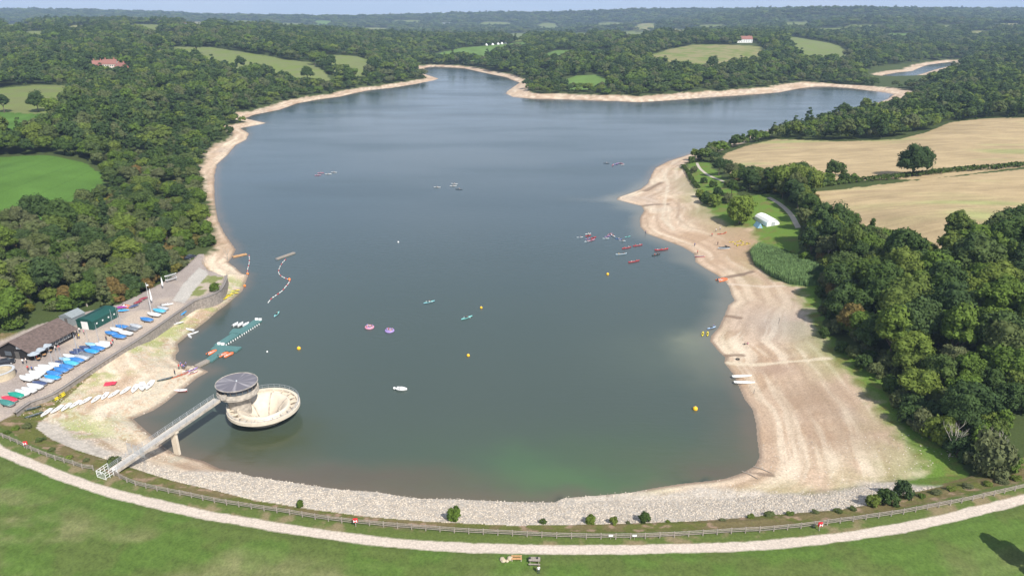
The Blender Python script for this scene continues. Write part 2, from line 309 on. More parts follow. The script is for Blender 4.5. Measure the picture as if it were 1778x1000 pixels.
# ------------------------------------------------------------------ object helpers
def meta(o, label=None, cat=None, group=None, kind=None):
    if label: o['label'] = label
    if cat: o['category'] = cat
    if group: o['group'] = group
    if kind: o['kind'] = kind
    return o
def thing(name, label, cat, loc=(0, 0, 0), rotz=0.0, group=None):
    o = bpy.data.objects.new(name, None); C.objects.link(o); o.empty_display_size = .3
    o.location = loc; o.rotation_euler = (0, 0, rotz); return meta(o, label, cat, group)
class MB:
    def __init__(s): s.v = []; s.f = []
    def add(s, v, f):
        k = len(s.v); s.v += [tuple(p) for p in v]; s.f += [tuple(i + k for i in q) for q in f]; return s
    def box(s, c, d, rz=0.0, taper=1.0):
        x, y, z = d[0] / 2, d[1] / 2, d[2] / 2; m = Matrix.Rotation(rz, 3, 'Z'); c = Vector(c); vs = []
        for k in (-1, 1):
            t = taper if k > 0 else 1
            for a, b in ((-1, -1), (1, -1), (1, 1), (-1, 1)): vs.append(c + m @ Vector((a * x * t, b * y * t, k * z)))
        return s.add(vs, [(3, 2, 1, 0), (4, 5, 6, 7), (0, 1, 5, 4), (1, 2, 6, 5), (2, 3, 7, 6), (3, 0, 4, 7)])
    def tube(s, p0, p1, r0, r1=None, n=8, cap=True):
        r1 = r0 if r1 is None else r1; p0 = Vector(p0); p1 = Vector(p1); d = (p1 - p0).normalized()
        u = d.orthogonal().normalized(); w = d.cross(u); vs = []
        for p, r in ((p0, r0), (p1, r1)):
            for i in range(n): a = 2 * math.pi * i / n; vs.append(p + (u * math.cos(a) + w * math.sin(a)) * r)
        f = [(i, (i + 1) % n, n + (i + 1) % n, n + i) for i in range(n)]
        if cap: f += [tuple(range(n - 1, -1, -1)), tuple(range(n, 2 * n))]
        return s.add(vs, f)
    def bar(s, p0, p1, w, h):
        p0 = Vector(p0); p1 = Vector(p1); d = (p1 - p0).normalized(); sx = d.cross(Vector((0, 0, 1)))
        sx = sx.normalized() if sx.length > 1e-4 else Vector((1, 0, 0)); up = sx.cross(d); vs = []
        for p in (p0, p1):
            for a, b in ((-1, -1), (1, -1), (1, 1), (-1, 1)): vs.append(p + sx * a * w / 2 + up * b * h / 2)
        return s.add(vs, [(3, 2, 1, 0), (4, 5, 6, 7), (0, 1, 5, 4), (1, 2, 6, 5), (2, 3, 7, 6), (3, 0, 4, 7)])
    def lathe(s, prof, c=(0, 0, 0), n=48, a0=0, a1=2 * math.pi):
        full = abs(a1 - a0) > 6.28; m = n if full else n + 1; vs = []
        for r, z in prof:
            for i in range(m): a = a0 + (a1 - a0) * i / n; vs.append((c[0] + r * math.cos(a), c[1] + r * math.sin(a), c[2] + z))
        f = []
        for j in range(len(prof) - 1):
            for i in range(n):
                k = (i + 1) % m if full else i + 1
                f.append((j * m + i, j * m + k, (j + 1) * m + k, (j + 1) * m + i))
        return s.add(vs, f)
    def prism(s, pts, z0, z1):
        n = len(pts); vs = [(p[0], p[1], z0) for p in pts] + [(p[0], p[1], z1) for p in pts]
        return s.add(vs, [tuple(range(n - 1, -1, -1)), tuple(range(n, 2 * n))] + [(i, (i + 1) % n, n + (i + 1) % n, n + i) for i in range(n)])
    def ball(s, c, r, n=10, m=6, sz=1.0):
        return s.lathe([(max(1e-3, r * math.sin(math.pi * j / m)), -r * sz * math.cos(math.pi * j / m)) for j in range(m + 1)], c, n)
    def torus(s, c, R_, r, n=24, m=8, axis='Z', a0=0, a1=2 * math.pi):
        full = abs(a1 - a0) > 6.28; nn = n if full else n + 1; vs = []; f = []
        for i in range(nn):
            a = a0 + (a1 - a0) * i / n
            for j in range(m):
                b = 2 * math.pi * j / m; q = ((R_ + r * math.cos(b)) * math.cos(a), (R_ + r * math.cos(b)) * math.sin(a), r * math.sin(b))
                if axis == 'Y': q = (q[0], q[2], q[1])
                vs.append((c[0] + q[0], c[1] + q[1], c[2] + q[2]))
        for i in range(n):
            k = (i + 1) % nn if full else i + 1
            for j in range(m): f.append((i * m + j, k * m + j, k * m + (j + 1) % m, i * m + (j + 1) % m))
        return s.add(vs, f)
    def build(s, name, m, parent=None, smooth=False, loc=None):
        me = bpy.data.meshes.new(name); me.from_pydata(s.v, [], s.f); me.materials.append(m if not isinstance(m, str) else MATS[m])
        bm = bmesh.new(); bm.from_mesh(me); bmesh.ops.recalc_face_normals(bm, faces=bm.faces); bm.to_mesh(me); bm.free()
        if smooth: me.shade_smooth()
        o = bpy.data.objects.new(name, me); C.objects.link(o)
        if parent: o.parent = parent
        if loc: o.location = loc
        return o
def copy_tree(o, parent=None):
    c = o.copy(); C.objects.link(c); c.parent = parent
    for ch in o.children: copy_tree(ch, c)
    return c
def paint(o, m):
    if len(o.material_slots): o.material_slots[0].link = 'OBJECT'; o.material_slots[0].material = m if not isinstance(m, str) else MATS[m]
def kid(o, name):
    for ch in o.children:
        if ch.name.split('.')[0] == name: return ch
def fast_mesh(name, V, Fc, m, smooth=False):
    me = bpy.data.meshes.new(name); V = np.asarray(V, np.float32); Fc = np.asarray(Fc, np.int32); k = Fc.shape[1]
    me.vertices.add(len(V)); me.vertices.foreach_set('co', V.ravel()); me.loops.add(Fc.size); me.loops.foreach_set('vertex_index', Fc.ravel())
    me.polygons.add(len(Fc)); me.polygons.foreach_set('loop_start', np.arange(0, Fc.size, k, dtype=np.int32)); me.update(calc_edges=True)
    if smooth: me.shade_smooth()
    me.materials.append(MATS[m] if isinstance(m, str) else m); return me

# ------------------------------------------------------------------ ground
def lerp(a, b, t): return a + (b - a) * t[..., None]
cG = dict(lush=(.085,.170,.030), pale=(.170,.190,.070), meadow=(.180,.205,.080), green=(.125,.205,.050), straw=(.270,.245,.115), stubble=(.420,.320,.185), lawn=(.088,.122,.032), forest=(.062,.085,.028))
X, Y, Z, SD, SP = GX, GY, GZ, GSD, GSP
n1 = fbm(X / 14, Y / 14, 1, 4); n2 = fbm(X / 3.1, Y / 3.1, 2, 4); n3 = fbm(X / 60, Y / 60, 4, 3); n4 = fbm(X / .8, Y / .8, 8, 3)
col = np.zeros(X.shape + (3,)) + np.array(cG['forest'])
col = lerp(col, np.array((.075, .095, .030)), sstep(.45, .65, n1) * .5)
wx = X + (n2 - .5) * 5; wy = Y + (n2 - .5) * 5
fieldmask = np.zeros(X.shape, bool)
for k, p in FW:
    m = inside(wx, wy, p); fieldmask |= m
    c = np.array(cG[k]); v = (.84 + .32 * n1)[..., None]
    if k in ('stubble',):
        st = vnoise(X / 55 + n3 * 2, Y / 7 + X / 40, 33)
        c2 = np.array((.300, .300, .130)); cc = lerp(np.broadcast_to(c, col.shape), c2, sstep(.55, .85, n3 * .6 + st * .4)); cc = cc * ((.88 + .24 * st) * (1 - .10 * (np.abs(np.sin((Y - .12 * X) * math.pi / 11)) < .12)))[..., None] * (.86 + .28 * vnoise(X / 9, Y / 1.6, 44))[..., None]
    elif k in ('meadow', 'straw', 'pale'): cc = lerp(np.broadcast_to(c, col.shape), np.array((.150, .190, .050)), sstep(.35, .7, n1))
    else:
        st = vnoise(X / 7, Y / 60, 12); cc = np.broadcast_to(c, col.shape) * ((.86 + .28 * st) * (1 - .12 * (np.abs(np.sin((X + .2 * Y) * math.pi / 12)) < .10)))[..., None]
    col = np.where(m[..., None], cc * v, col)
g = inside(wx, wy, GRASS) | inside(wx, wy, GRASS2)
grassc = lerp(np.broadcast_to(np.array((.120, .200, .034)), col.shape), np.array((.16, .16, .05)), sstep(.5, .8, n2))
col = np.where(g[..., None], grassc, col)
# drawn-down shores of pale dried silt
def beach_w(x, y):
    w = 13 + 3 * sstep(500, 900, y) + 8 * (fbm(x / 14, y / 14, 1, 4) - .5)
    w = np.where((x > 0) & (y > 700) & (y < 1000), w + 9, w)
    return np.where((x < 0) & (y < 560), np.interp(y, [260, 300, 340, 400, 440, 500, 560], [12, 3, 2.5, 4.5, 10, 15, 12]) + 5 * (fbm(x / 20, y / 20, 21, 2) - .5), w)
Wd = beach_w(X, Y)
shore = (SD < Wd) & (SD > -30)
bd, bin_ = polydist(X, Y, BEACH); bsd = np.where(bin_, -bd, bd)
nearb = (X > 20) & (Y < 440)
dd = np.where(nearb, bsd, SD - Wd)
leftb = (X < -40) & (Y < 290) & (SP > 5)
wl, _ = polydist(X, Y, WALL, False)
leftb = leftb & inside(X, Y, LBP)
dd = np.where(leftb, -9, dd)
t = sstep(2.5, -2.5, dd + (n2 - .5) * 7)
sand = lerp(np.broadcast_to(np.array((.540, .410, .300)), col.shape), np.array((.430, .305, .205)), sstep(.45, .75, fbm((X + Y) / 16, (Y - X) / 9, 51, 4)))
sand = lerp(sand, np.array((.66, .55, .41)), sstep(.52, .72, fbm(X / 9, Y / 16, 55, 4)) * .7)
sand = lerp(sand, np.array((.45, .375, .31)), sstep(.6, .75, fbm(X / 24, Y / 24, 58, 3)) * .6)
rings = fbm(SD / 1.6 + 40, (X * .4 + Y) / 26, 77, 3)
sand = lerp(sand, np.array((.40, .285, .20)), sstep(.55, .72, rings) * .55 * sstep(70, 20, SD)); sand = lerp(sand, np.array((.72, .62, .48)), sstep(.44, .30, rings) * .6 * sstep(70, 20, SD))
sand = sand * (.82 + .36 * n4)[..., None]
bands = .5 + .5 * np.sin(SD * 1.3 + 6 * n1)
sand = lerp(sand, np.array((.33, .24, .165)), bands ** 3 * .35 * sstep(60, 10, SD))
sand = lerp(sand, np.array((.25, .26, .10)), sstep(-14, -2, np.where(nearb, bsd, -99)) * sstep(.35, .6, n1) * .6)
stony = leftb * sstep(.40, .62, fbm(X / 10, Y / 10, 63, 3))
sand = lerp(sand, np.array((.50, .44, .34)) * 1.0, stony * (n4 > .45))
sand = lerp(sand, np.array((.30, .33, .12)), leftb * sstep(13, 2, wl) * sstep(.35, .65, n2) * .85)
gp = at(128, 742, 3)
sand = lerp(sand, np.array((.30, .34, .12)), .8 * np.exp(-(((X - gp.x) / 9) ** 2 + ((Y - gp.y) / 7) ** 2)) * sstep(.40, .58, n2) * 1.0)
sand = lerp(sand, np.array((.20, .150, .115)), sstep(1.6, .3, SD) * .8)
# the darker damp silt flat, bottom right
for (px, py, rx, ry, cc, st_) in [(1360,560,14,16,(.36,.32,.29),.6),(1420,690,14,10,(.30,.215,.15),.7),(1480,760,14,8,(.31,.22,.155),.6),(1290,425,14,34,(.40,.27,.175),.95),(1240,372,8,26,(.30,.27,.15),.8),(1350,520,14,16,(.41,.30,.21),.5),(1345,640,8,4,(.33,.23,.17),.7),(1190,320,7,30,(.40,.32,.24),.6)]:
    q = hit(px, py); sand = lerp(sand, np.array(cc), st_ * np.exp(-(((X - q.x) / rx) ** 2 + ((Y - q.y) / ry) ** 2)))
def streak(px, w, c, s_=.8):
    global sand
    P = [tuple(hit(*p)[:2]) for p in px]; d, _ = polydist(X, Y, P, False); sand = lerp(sand, np.array(c), s_ * sstep(w, w * .4, d + (n2 - .5) * 1.5))
streak([(1120,332),(1148,317)], 2.2, (.20,.14,.10)); streak([(1115,358),(1135,355),(1158,355)], 2, (.20,.15,.11)); streak([(1258,482),(1290,476),(1304,472)], 1.6, (.17,.12,.09))
streak([(1260,618),(1288,616)], 1.1, (.2,.14,.1)); streak([(1265,630),(1310,633),(1370,628),(1440,622)], 1.3, (.60,.51,.38), .8); streak([(1268,493),(1330,498),(1390,494)], 1.2, (.6,.5,.4), .6)
streak([(1262,549),(1284,552)], 1.3, (.2,.14,.1)); streak([(1300,820),(1340,825)], 1.0, (.2,.15,.11)); streak([(1190,436),(1170,422)], 1.6, (.25,.18,.13), .6)
streak([(1180,345),(1176,380),(1196,395),(1225,400)], 1.3, (.33,.24,.17), .5); streak([(1150,295),(1160,320),(1155,350),(1150,380),(1170,400)], 1.0, (.62,.54,.42), .6)
col = lerp(col, sand, t * (SP > 5))
# dam crest and face
rl = [tuple(at(x, y, 4.6)[:2]) for x, y in SCRUBTOP]
rt, _ = polydist(X, Y, rl, False)
side = inside(X, Y, rl + [(140, 300), (-200, 300)])
damx = (X > rl[0][0] - 2) & (X < rl[-1][0] + 4)
riprap = side & damx & (rt < 16 - 5 * sstep(45, 62, X)) & (SD > -2)
rip = np.array((.50, .445, .38)) * (.7 + .6 * n4)[..., None]
band = (14 - 6 * sstep(38, 66, X)) * sstep(rl[-1][0] + 1, rl[-1][0] - 13, X) - 9.5 * sstep(-52, -70, X)
ripm = sstep(band + 1.5, band - 1.5, rt + (n2 - .5) * 3) * (side & damx & (SD > -4))
col = lerp(col, rip, ripm)
sc = (SP > 2.2) & (SP < 60) & (~side | ~damx) & (rt < 60) & (Y < 200) & ~inside(X, Y, TERR) & ((X < 60) | (SP < 9 + 3 * n1))
scr = lerp(np.broadcast_to(np.array((.120, .130, .035)), col.shape), np.array((.165, .135, .062)), sstep(.42, .58, n2))
scr = lerp(scr, np.array((.30, .21, .14)), sstep(.6, .75, fbm(X / 2, Y / 1.5, 71, 3)))
col = np.where(sc[..., None], scr, col)
lawn = np.broadcast_to(np.array(cG['lawn']), col.shape)
dry = np.clip(sstep(.40, .66, fbm(X / 11, Y / 5, 81, 4)) * sstep(-3, -11, SP) * (sstep(40, -20, X) + .35), 0, 1)
lawn = lerp(lawn, np.array((.082, .142, .028)), sstep(.4, .65, fbm(X / 5, Y / 5, 84, 3)) * .8)
lawn = lerp(lawn, np.array((.215, .205, .10)), dry * (.15 + .65 * n2))
lawn = lawn * ((.80 + .40 * n4) * (1 + .05 * np.sin(SP * 2.1 + n1 * 2)))[..., None]
col = np.where((SP < 2.9)[..., None], lawn, col)
vg = (SP >= 1.0) & (SP < 4.3 + n2)
col = np.where(vg[..., None], lerp(np.array((.10, .135, .035)) * np.ones(col.shape), np.array((.22, .18, .10)), sstep(.5, .7, n2)), col)
pdist = np.abs(SP + .0)
col = lerp(col, np.array((.53, .455, .385)) * (.92 + .16 * n2)[..., None], sstep(1.28, .92, pdist + (n4 - .5) * .25 + (n2 - .5) * .4))
# boat park
ter = inside(X, Y, TERR)
tc_ = np.array((.335, .285, .255)) * (.85 + .3 * n2)[..., None]
tc_ = lerp(tc_, np.array((.46, .38, .31)), sstep(.5, .7, n1))
col = np.where((ter & (SP > 2.2))[..., None], tc_, col)
SLIP = [tuple(at(x, y, 4.5)[:2]) for x, y in [(300,522),(318,493),(346,465),(362,473),(352,490),(333,512),(320,526)]]
col = np.where(inside(X, Y, SLIP)[..., None], np.array((.44, .41, .37)) * (.85 + .3 * n2)[..., None], col)
BANK = [tuple(at(x, y, 4.5)[:2]) for x, y in [(325,522),(336,505),(360,478),(388,480),(385,492),(374,502),(352,514)]]
col = np.where(inside(X, Y, BANK)[..., None], lerp(np.array((.42, .35, .28)) * np.ones(col.shape), np.array((.20, .22, .08)), sstep(.45, .6, n2)), col)
idx = np.arange(nR * nC).reshape(nR, nC)
Fq = np.stack([idx[:-1, :-1], idx[:-1, 1:], idx[1:, 1:], idx[1:, :-1]], -1).reshape(-1, 4)
gm = fast_mesh('ground', np.stack([X, Y, Z], -1).reshape(-1, 3), Fq, vcol_mat('ground_cover', .95, .26, 2.4, .3, .08, .1), True)
ca = gm.attributes.new('tone', 'FLOAT_COLOR', 'POINT'); ca.data.foreach_set('color', np.concatenate([col, np.ones(X.shape + (1,))], -1).astype(np.float32).ravel())
o = bpy.data.objects.new('ground', gm); C.objects.link(o); meta(o, kind='structure')

# ------------------------------------------------------------------ water
sub = (slice(None, None, 2), slice(None, None, 2)); wX, wY, wS = X[sub], Y[sub], SD[sub]
rT = np.hypot(wX - at(458, 705, 3).x, wY - at(458, 705, 3).y); wS = np.where(rT < 4.2, 99, wS)
q = ((wS[:-1, :-1] < 4) | (wS[1:, :-1] < 4) | (wS[:-1, 1:] < 4) | (wS[1:, 1:] < 4)) & (rT[:-1, :-1] > 3.6)
idw = np.arange(wX.size).reshape(wX.shape)
Fw = np.stack([idw[:-1, :-1], idw[:-1, 1:], idw[1:, 1:], idw[1:, :-1]], -1)[q]
used, inv = np.unique(Fw, return_inverse=True); Fw = inv.reshape(-1, 4)
vx, vy, vs_ = wX.ravel()[used], wY.ravel()[used], wS.ravel()[used]
m1 = fbm(vx / 22, vy / 22, 91, 4); m2 = fbm(vx / 6, vy / 6, 93, 3)
wc = np.broadcast_to(np.array((.034, .064, .078)), vx.shape + (3,))
wc = lerp(wc, np.array((.058, .080, .068)), sstep(380, 130, vy)); wc = lerp(wc, np.array((.066, .092, .064)), sstep(160, 95, vy) * .9)
wc = lerp(wc, np.array((.115, .100, .072)), sstep(-15, -1, vs_ + (m1 - .5) * 14) * sstep(170, 120, vy) * .85)
wc = lerp(wc, np.array((.13, .105, .080)), sstep(-5, 0, vs_ + (m2 - .5) * 3) * .7)
ws_ = sstep(-10, -1, vs_ + (m1 - .5) * 8) * (vx > 15) * sstep(150, 190, vy) * sstep(420, 380, vy); wc = lerp(wc, np.array((.15, .155, .13)), ws_ * .75)
qx, qy = vx + (m1 - .5) * 16, vy + (m2 - .5) * 7
for (px, py, a_, b_, c_, s_) in [(890,800,7,5,(.075,.165,.065),.6),(930,822,9,3.5,(.085,.185,.070),.75),(1000,835,15,3.4,(.080,.175,.065),.8),(1060,825,14,4,(.07,.14,.06),.5),(1100,800,24,9,(.06,.09,.055),.45),
        (1150,620,16,14,(.075,.100,.080),.5),(980,800,34,12,(.066,.105,.062),.5),(1205,605,6,9,(.155,.170,.125),.6),(1190,590,5,5,(.17,.185,.13),.5),(1225,640,5,8,(.12,.13,.10),.5),(1095,362,10,8,(.14,.15,.13),.6),(1060,347,16,5,(.17,.18,.165),.5),(1190,440,6,12,(.11,.12,.105),.5),
        (440,770,12,6,(.055,.062,.018),.7),(505,760,6,7,(.05,.060,.02),.5),(1245,818,7,3,(.10,.085,.065),.7),(1215,836,2.2,1.3,(.02,.045,.04),.9),(1185,832,1.7,1.5,(.02,.045,.04),.8),(960,869,2.5,.8,(.02,.04,.03),.9),(900,868,2,.8,(.02,.04,.03),.5),(600,830,34,4,(.10,.082,.065),.55)]:  # first two here: the tower's reflection painted as dark olive into the water tone
    p_ = at(px, py); e = np.exp(-(((qx - p_.x) / a_) ** 2 + ((qy - p_.y) / b_) ** 2) ** 1.0); wc = lerp(wc, np.array(c_), np.clip(s_ * e * (.55 + .9 * m1), 0, 1))
m = bpy.data.materials.new('lake_water'); m.use_nodes = True; t_ = m.node_tree; b = t_.nodes['Principled BSDF']
b.inputs['IOR'].default_value = 1.33; b.inputs['Specular IOR Level'].default_value = .5
a1 = N(t_, 'ShaderNodeAttribute', attribute_name='tone'); t_.links.new(a1.outputs['Color'], b.inputs['Base Color'])
ge = N(t_, 'ShaderNodeNewGeometry')
mpn = N(t_, 'ShaderNodeMapping'); mpn.inputs['Scale'].default_value = (.35, 1.0, 1); t_.links.new(ge.outputs['Position'], mpn.inputs[0])
w1 = N(t_, 'ShaderNodeTexNoise'); w1.inputs['Scale'].default_value = .8; w1.inputs['Detail'].default_value = 5; t_.links.new(mpn.outputs[0], w1.inputs['Vector'])
w2 = N(t_, 'ShaderNodeTexNoise'); w2.inputs['Scale'].default_value = .018; w2.inputs['Detail'].default_value = 3; t_.links.new(mpn.outputs[0], w2.inputs['Vector'])
mr = N(t_, 'ShaderNodeMapRange'); mr.inputs['From Min'].default_value = .35; mr.inputs['From Max'].default_value = .65; mr.inputs['To Min'].default_value = .10; mr.inputs['To Max'].default_value = .24
t_.links.new(w2.outputs['Fac'], mr.inputs[0]); t_.links.new(mr.outputs[0], b.inputs['Roughness'])
bp = N(t_, 'ShaderNodeBump'); bp.inputs['Strength'].default_value = .15; bp.inputs['Distance'].default_value = .40
# ring wakes spreading from the pink tubs, and a few others
last = w1.outputs['Fac']
for (px, py, amp, lam, fall) in [(672,574,.14,2.3,17), (585,312,.05,2.2,16), (795,330,.05,2.2,14)]:
    p_ = at(px, py)
    vs = N(t_, 'ShaderNodeVectorMath', operation='DISTANCE'); vs.inputs[1].default_value = (p_.x, p_.y, 0); t_.links.new(ge.outputs['Position'], vs.inputs[0])
    mm = N(t_, 'ShaderNodeMath', operation='MULTIPLY'); mm.inputs[1].default_value = 6.283 / lam; t_.links.new(vs.outputs['Value'], mm.inputs[0])
    si = N(t_, 'ShaderNodeMath', operation='SINE'); t_.links.new(mm.outputs[0], si.inputs[0])
    fr = N(t_, 'ShaderNodeMapRange'); fr.inputs['From Min'].default_value = fall * .4; fr.inputs['From Max'].default_value = fall * 1.4; fr.inputs['To Min'].default_value = amp; fr.inputs['To Max'].default_value = 0; t_.links.new(vs.outputs['Value'], fr.inputs[0])
    ml = N(t_, 'ShaderNodeMath', operation='MULTIPLY_ADD'); t_.links.new(si.outputs[0], ml.inputs[0]); t_.links.new(fr.outputs[0], ml.inputs[1]); t_.links.new(last, ml.inputs[2]); last = ml.outputs[0]
t_.links.new(last, bp.inputs['Height']); t_.links.new(bp.outputs[0], b.inputs['Normal'])
wm = fast_mesh('water', np.stack([vx, vy, vx * 0], -1), Fw, m, True)
ca = wm.attributes.new('tone', 'FLOAT_COLOR', 'POINT'); ca.data.foreach_set('color', np.concatenate([wc, np.ones(vx.shape + (1,))], -1).astype(np.float32).ravel())
o = bpy.data.objects.new('water', wm); C.objects.link(o); meta(o, kind='structure')
# ------------------------------------------------------------------ trees
def leaf_quads(c, nrm, size, asp, rg):
    n = len(c); t = rg.normal(size=(n, 3)); t -= (t * nrm).sum(1)[:, None] * nrm; t /= np.linalg.norm(t, axis=1)[:, None] + 1e-9
    s = np.cross(nrm, t); a = (size * asp)[:, None] * t; b_ = size[:, None] * s; k = nrm * size[:, None] * .18
    V = np.stack([c - a, c - b_ + k, c + a, c + b_ + k], 1).reshape(-1, 3); return V, np.arange(4 * n).reshape(-1, 4)
ICO = None
def ico():
    global ICO
    if ICO is None:
        bm = bmesh.new(); bmesh.ops.create_icosphere(bm, subdivisions=1, radius=1); ICO = (np.array([v.co[:] for v in bm.verts]), np.array([[v.index for v in f.verts] for f in bm.faces])); bm.free()
    return ICO
def unit(n, rg):
    v = rg.normal(size=(n, 3)); return v / np.linalg.norm(v, axis=1)[:, None]
def crown_mesh(name, m, seed, Rr, H, zc, nb, nl, ls, shape='round', core=True, low=-.35):
    """leafy crown: many bough clumps around an uneven outline, each covered in small leaf sprays"""
    rg = np.random.default_rng(seed); d = unit(nb * 3, rg); d = d[d[:, 2] > low][:nb]; nb = len(d)
    az = np.arctan2(d[:, 1], d[:, 0]); lump = 1 + .16 * np.sin(2 * az + seed) + .12 * np.sin(5 * az + seed * 2.1) + .10 * rg.normal(size=nb)
    rad = rg.uniform(.62, 1.0, nb) * lump
    if shape == 'column': cz = rg.uniform(-1, 1, nb); wv = (1 - np.abs(cz) ** 2.4) * .8 + .12; cc = np.stack([d[:, 0] * Rr * wv * .7, d[:, 1] * Rr * wv * .7, cz * H], 1)
    elif shape == 'cone': cz = rg.uniform(-1, 1, nb); wv = (1 - cz) / 2 + .06; cc = np.stack([np.cos(az) * Rr * wv * rad, np.sin(az) * Rr * wv * rad, cz * H], 1)
    else: cc = d * rad[:, None] * np.array((Rr * .74, Rr * .74, H * .74))
    cc[:, 2] += zc
    br = Rr * rg.uniform(.22, .40, nb) * (1.0 if shape == 'round' else .8)
    Vs, Fs, k = [], [], 0
    if core:
        iv, if_ = ico(); F4 = np.concatenate([if_, if_[:, :1]], 1)
    for i in range(nb):
        out = cc[i] - np.array((0, 0, zc - H * .3)); out /= np.linalg.norm(out) + 1e-6
        dd_ = unit(nl * 2, rg); dd_ = dd_[(dd_ @ out) > -.25][:nl]
        p = cc[i] + dd_ * (br[i] * rg.uniform(.78, 1.15, len(dd_)))[:, None] * np.array((1, 1, .78))
        nn = dd_ + rg.normal(size=dd_.shape) * .45 + np.array((0, 0, .25)); nn /= np.linalg.norm(nn, axis=1)[:, None]
        V, Q = leaf_quads(p, nn, ls * rg.uniform(.6, 1.3, len(p)), .75, rg); Vs.append(V); Fs.append(Q + k); k += len(V)
    V = np.concatenate(Vs); Q = np.concatenate(Fs)
    if core:
        cv = []; cf_ = []
        for i in range(nb):
            cv.append(cc[i] + iv * br[i] * .74 * (1 + .25 * rg.normal(size=(len(iv), 1)))); cf_.append(if_ + len(iv) * i)
        cv = np.concatenate(cv); cf_ = np.concatenate(cf_); tri = np.concatenate([cf_, cf_[:, 2:]], 1)
        # split triangles into quads by using a midpoint so that every face has four corners
        mid = (cv[cf_[:, 2]] + cv[cf_[:, 0]]) / 2; tri[:, 3] = len(cv) + np.arange(len(cf_))
        V = np.concatenate([V, cv, mid]); Q = np.concatenate([Q, tri + k])
    return fast_mesh(name, V, Q, m)
def limb_mesh(name, m, seed, H, r0, spread, nbr=5, twig=0):
    rg = random.Random(seed); b = MB(); top = Vector((rg.uniform(-.3, .3), rg.uniform(-.3, .3), H * .5)); b.tube((0, 0, -.6), top, r0, r0 * .7, 7)
    def grow(p, d, L, r, lv):
        e = p + d * L; b.tube(p, e, r, r * .55, 5, False)
        if lv > 0:
            for _ in range(3 if lv > 1 else 2 + twig):
                nd = (d + Vector((rg.uniform(-.7, .7), rg.uniform(-.7, .7), rg.uniform(-.1, .6)))).normalized(); grow(e if rg.random() < .5 else p + d * L * .7, nd, L * rg.uniform(.5, .75), r * .5, lv - 1)
    for i in range(nbr):
        a = 2 * math.pi * (i + rg.random() * .6) / nbr; d = Vector((math.cos(a) * spread, math.sin(a) * spread, 1)).normalized()
        grow(top * rg.uniform(.7, 1.0), d, H * rg.uniform(.25, .36), r0 * .45, 1 + (1 if twig else 0))
    o = b.build(name, m); me = o.data; bpy.data.objects.remove(o); return me
# crown forms: (mesh, trunk mesh) built once and shared
FORM = {}
FORM['broad'] = [(crown_mesh('crown', mm_, s, r_, h_, z_, 58, 62, .34), limb_mesh('trunk', bark, s, z_ * 1.25, .3, .7)) for mm_, s, r_, h_, z_ in
    [('leaves_broad', 1, 4.6, 4.6, 6.8), ('leaves_broad', 2, 5.2, 4.2, 6.2), ('leaves_dark', 3, 4.4, 5.2, 7.2), ('leaves_broad', 4, 3.8, 5.4, 7.4), ('leaves_dark', 5, 5.4, 4.6, 6.6), ('leaves_broad', 16, 4.2, 3.9, 5.8)]]
FORM['olive'] = [(crown_mesh('crown', 'leaves_olive', s, r_, h_, z_, 52, 55, .30, low=-.5), limb_mesh('trunk', barkp, s, z_ * 1.5, .22, .5)) for s, r_, h_, z_ in [(6, 3.7, 4.6, 5.8), (7, 4.2, 4.0, 5.2)]]
FORM['warm'] = [(crown_mesh('crown', 'leaves_warm', s, r_, h_, z_, 46, 56, .30), limb_mesh('trunk', bark, s, z_ * 1.2, .2, .7)) for s, r_, h_, z_ in [(8, 3.6, 3.6, 4.8), (9, 4.2, 3.4, 4.6)]]
FORM['willow'] = [(crown_mesh('crown', 'leaves_willow', 10, 4.8, 4.4, 4.9, 60, 80, .30, low=-.85), limb_mesh('trunk', bark, 10, 5, .35, .7))]
FORM['oak'] = [(crown_mesh('crown', 'leaves_dark', 12, 6.8, 5.6, 7.0, 80, 80, .36, low=-.5), limb_mesh('trunk', bark, 12, 8, .55, .9))]
FORM['shrub'] = [(crown_mesh('foliage', mm_, s, 2.0, 1.7, 1.3, 26, 60, .20, low=-.5), limb_mesh('stem', bark, s, 1.6, .08, .8)) for mm_, s in [('leaves_broad', 13), ('leaves_olive', 14), ('leaves_warm', 15), ('leaves_dark', 17)]]
FORM['column'] = [(crown_mesh('crown', 'leaves_olive', 18, 1.9, 5.2, 5.6, 60, 60, .22, 'column'), limb_mesh('trunk', bark, 18, 2, .18, .3, 3))]
FORM['conifer'] = [(crown_mesh('crown', 'leaves_dark', 19, 3.2, 6.5, 7.2, 56, 40, .32, 'cone'), limb_mesh('trunk', bark, 19, 8, .22, .3, 3))]
FORM['bare'] = [(None, limb_mesh('limbs', barkp, s, 7.0, .2, .6, 6, 1)) for s in (20, 21)]
FAR = [crown_mesh('far_crown', mm_, s, r_, h_, z_, 24, 20, .62, sh) for mm_, s, r_, h_, z_, sh in
    [('leaves_broad', 31, 5.0, 4.6, 6.4, 'round'), ('leaves_dark', 32, 4.6, 5.2, 6.9, 'round'), ('leaves_broad', 33, 5.6, 4.2, 5.9, 'round'), ('leaves_olive', 34, 4.4, 4.6, 6.2, 'round'), ('leaves_dark', 35, 3.4, 6.0, 6.6, 'cone'), ('leaves_broad', 36, 4.0, 5.0, 6.6, 'round'), ('leaves_dark', 37, 5.2, 4.6, 6.4, 'round')]]
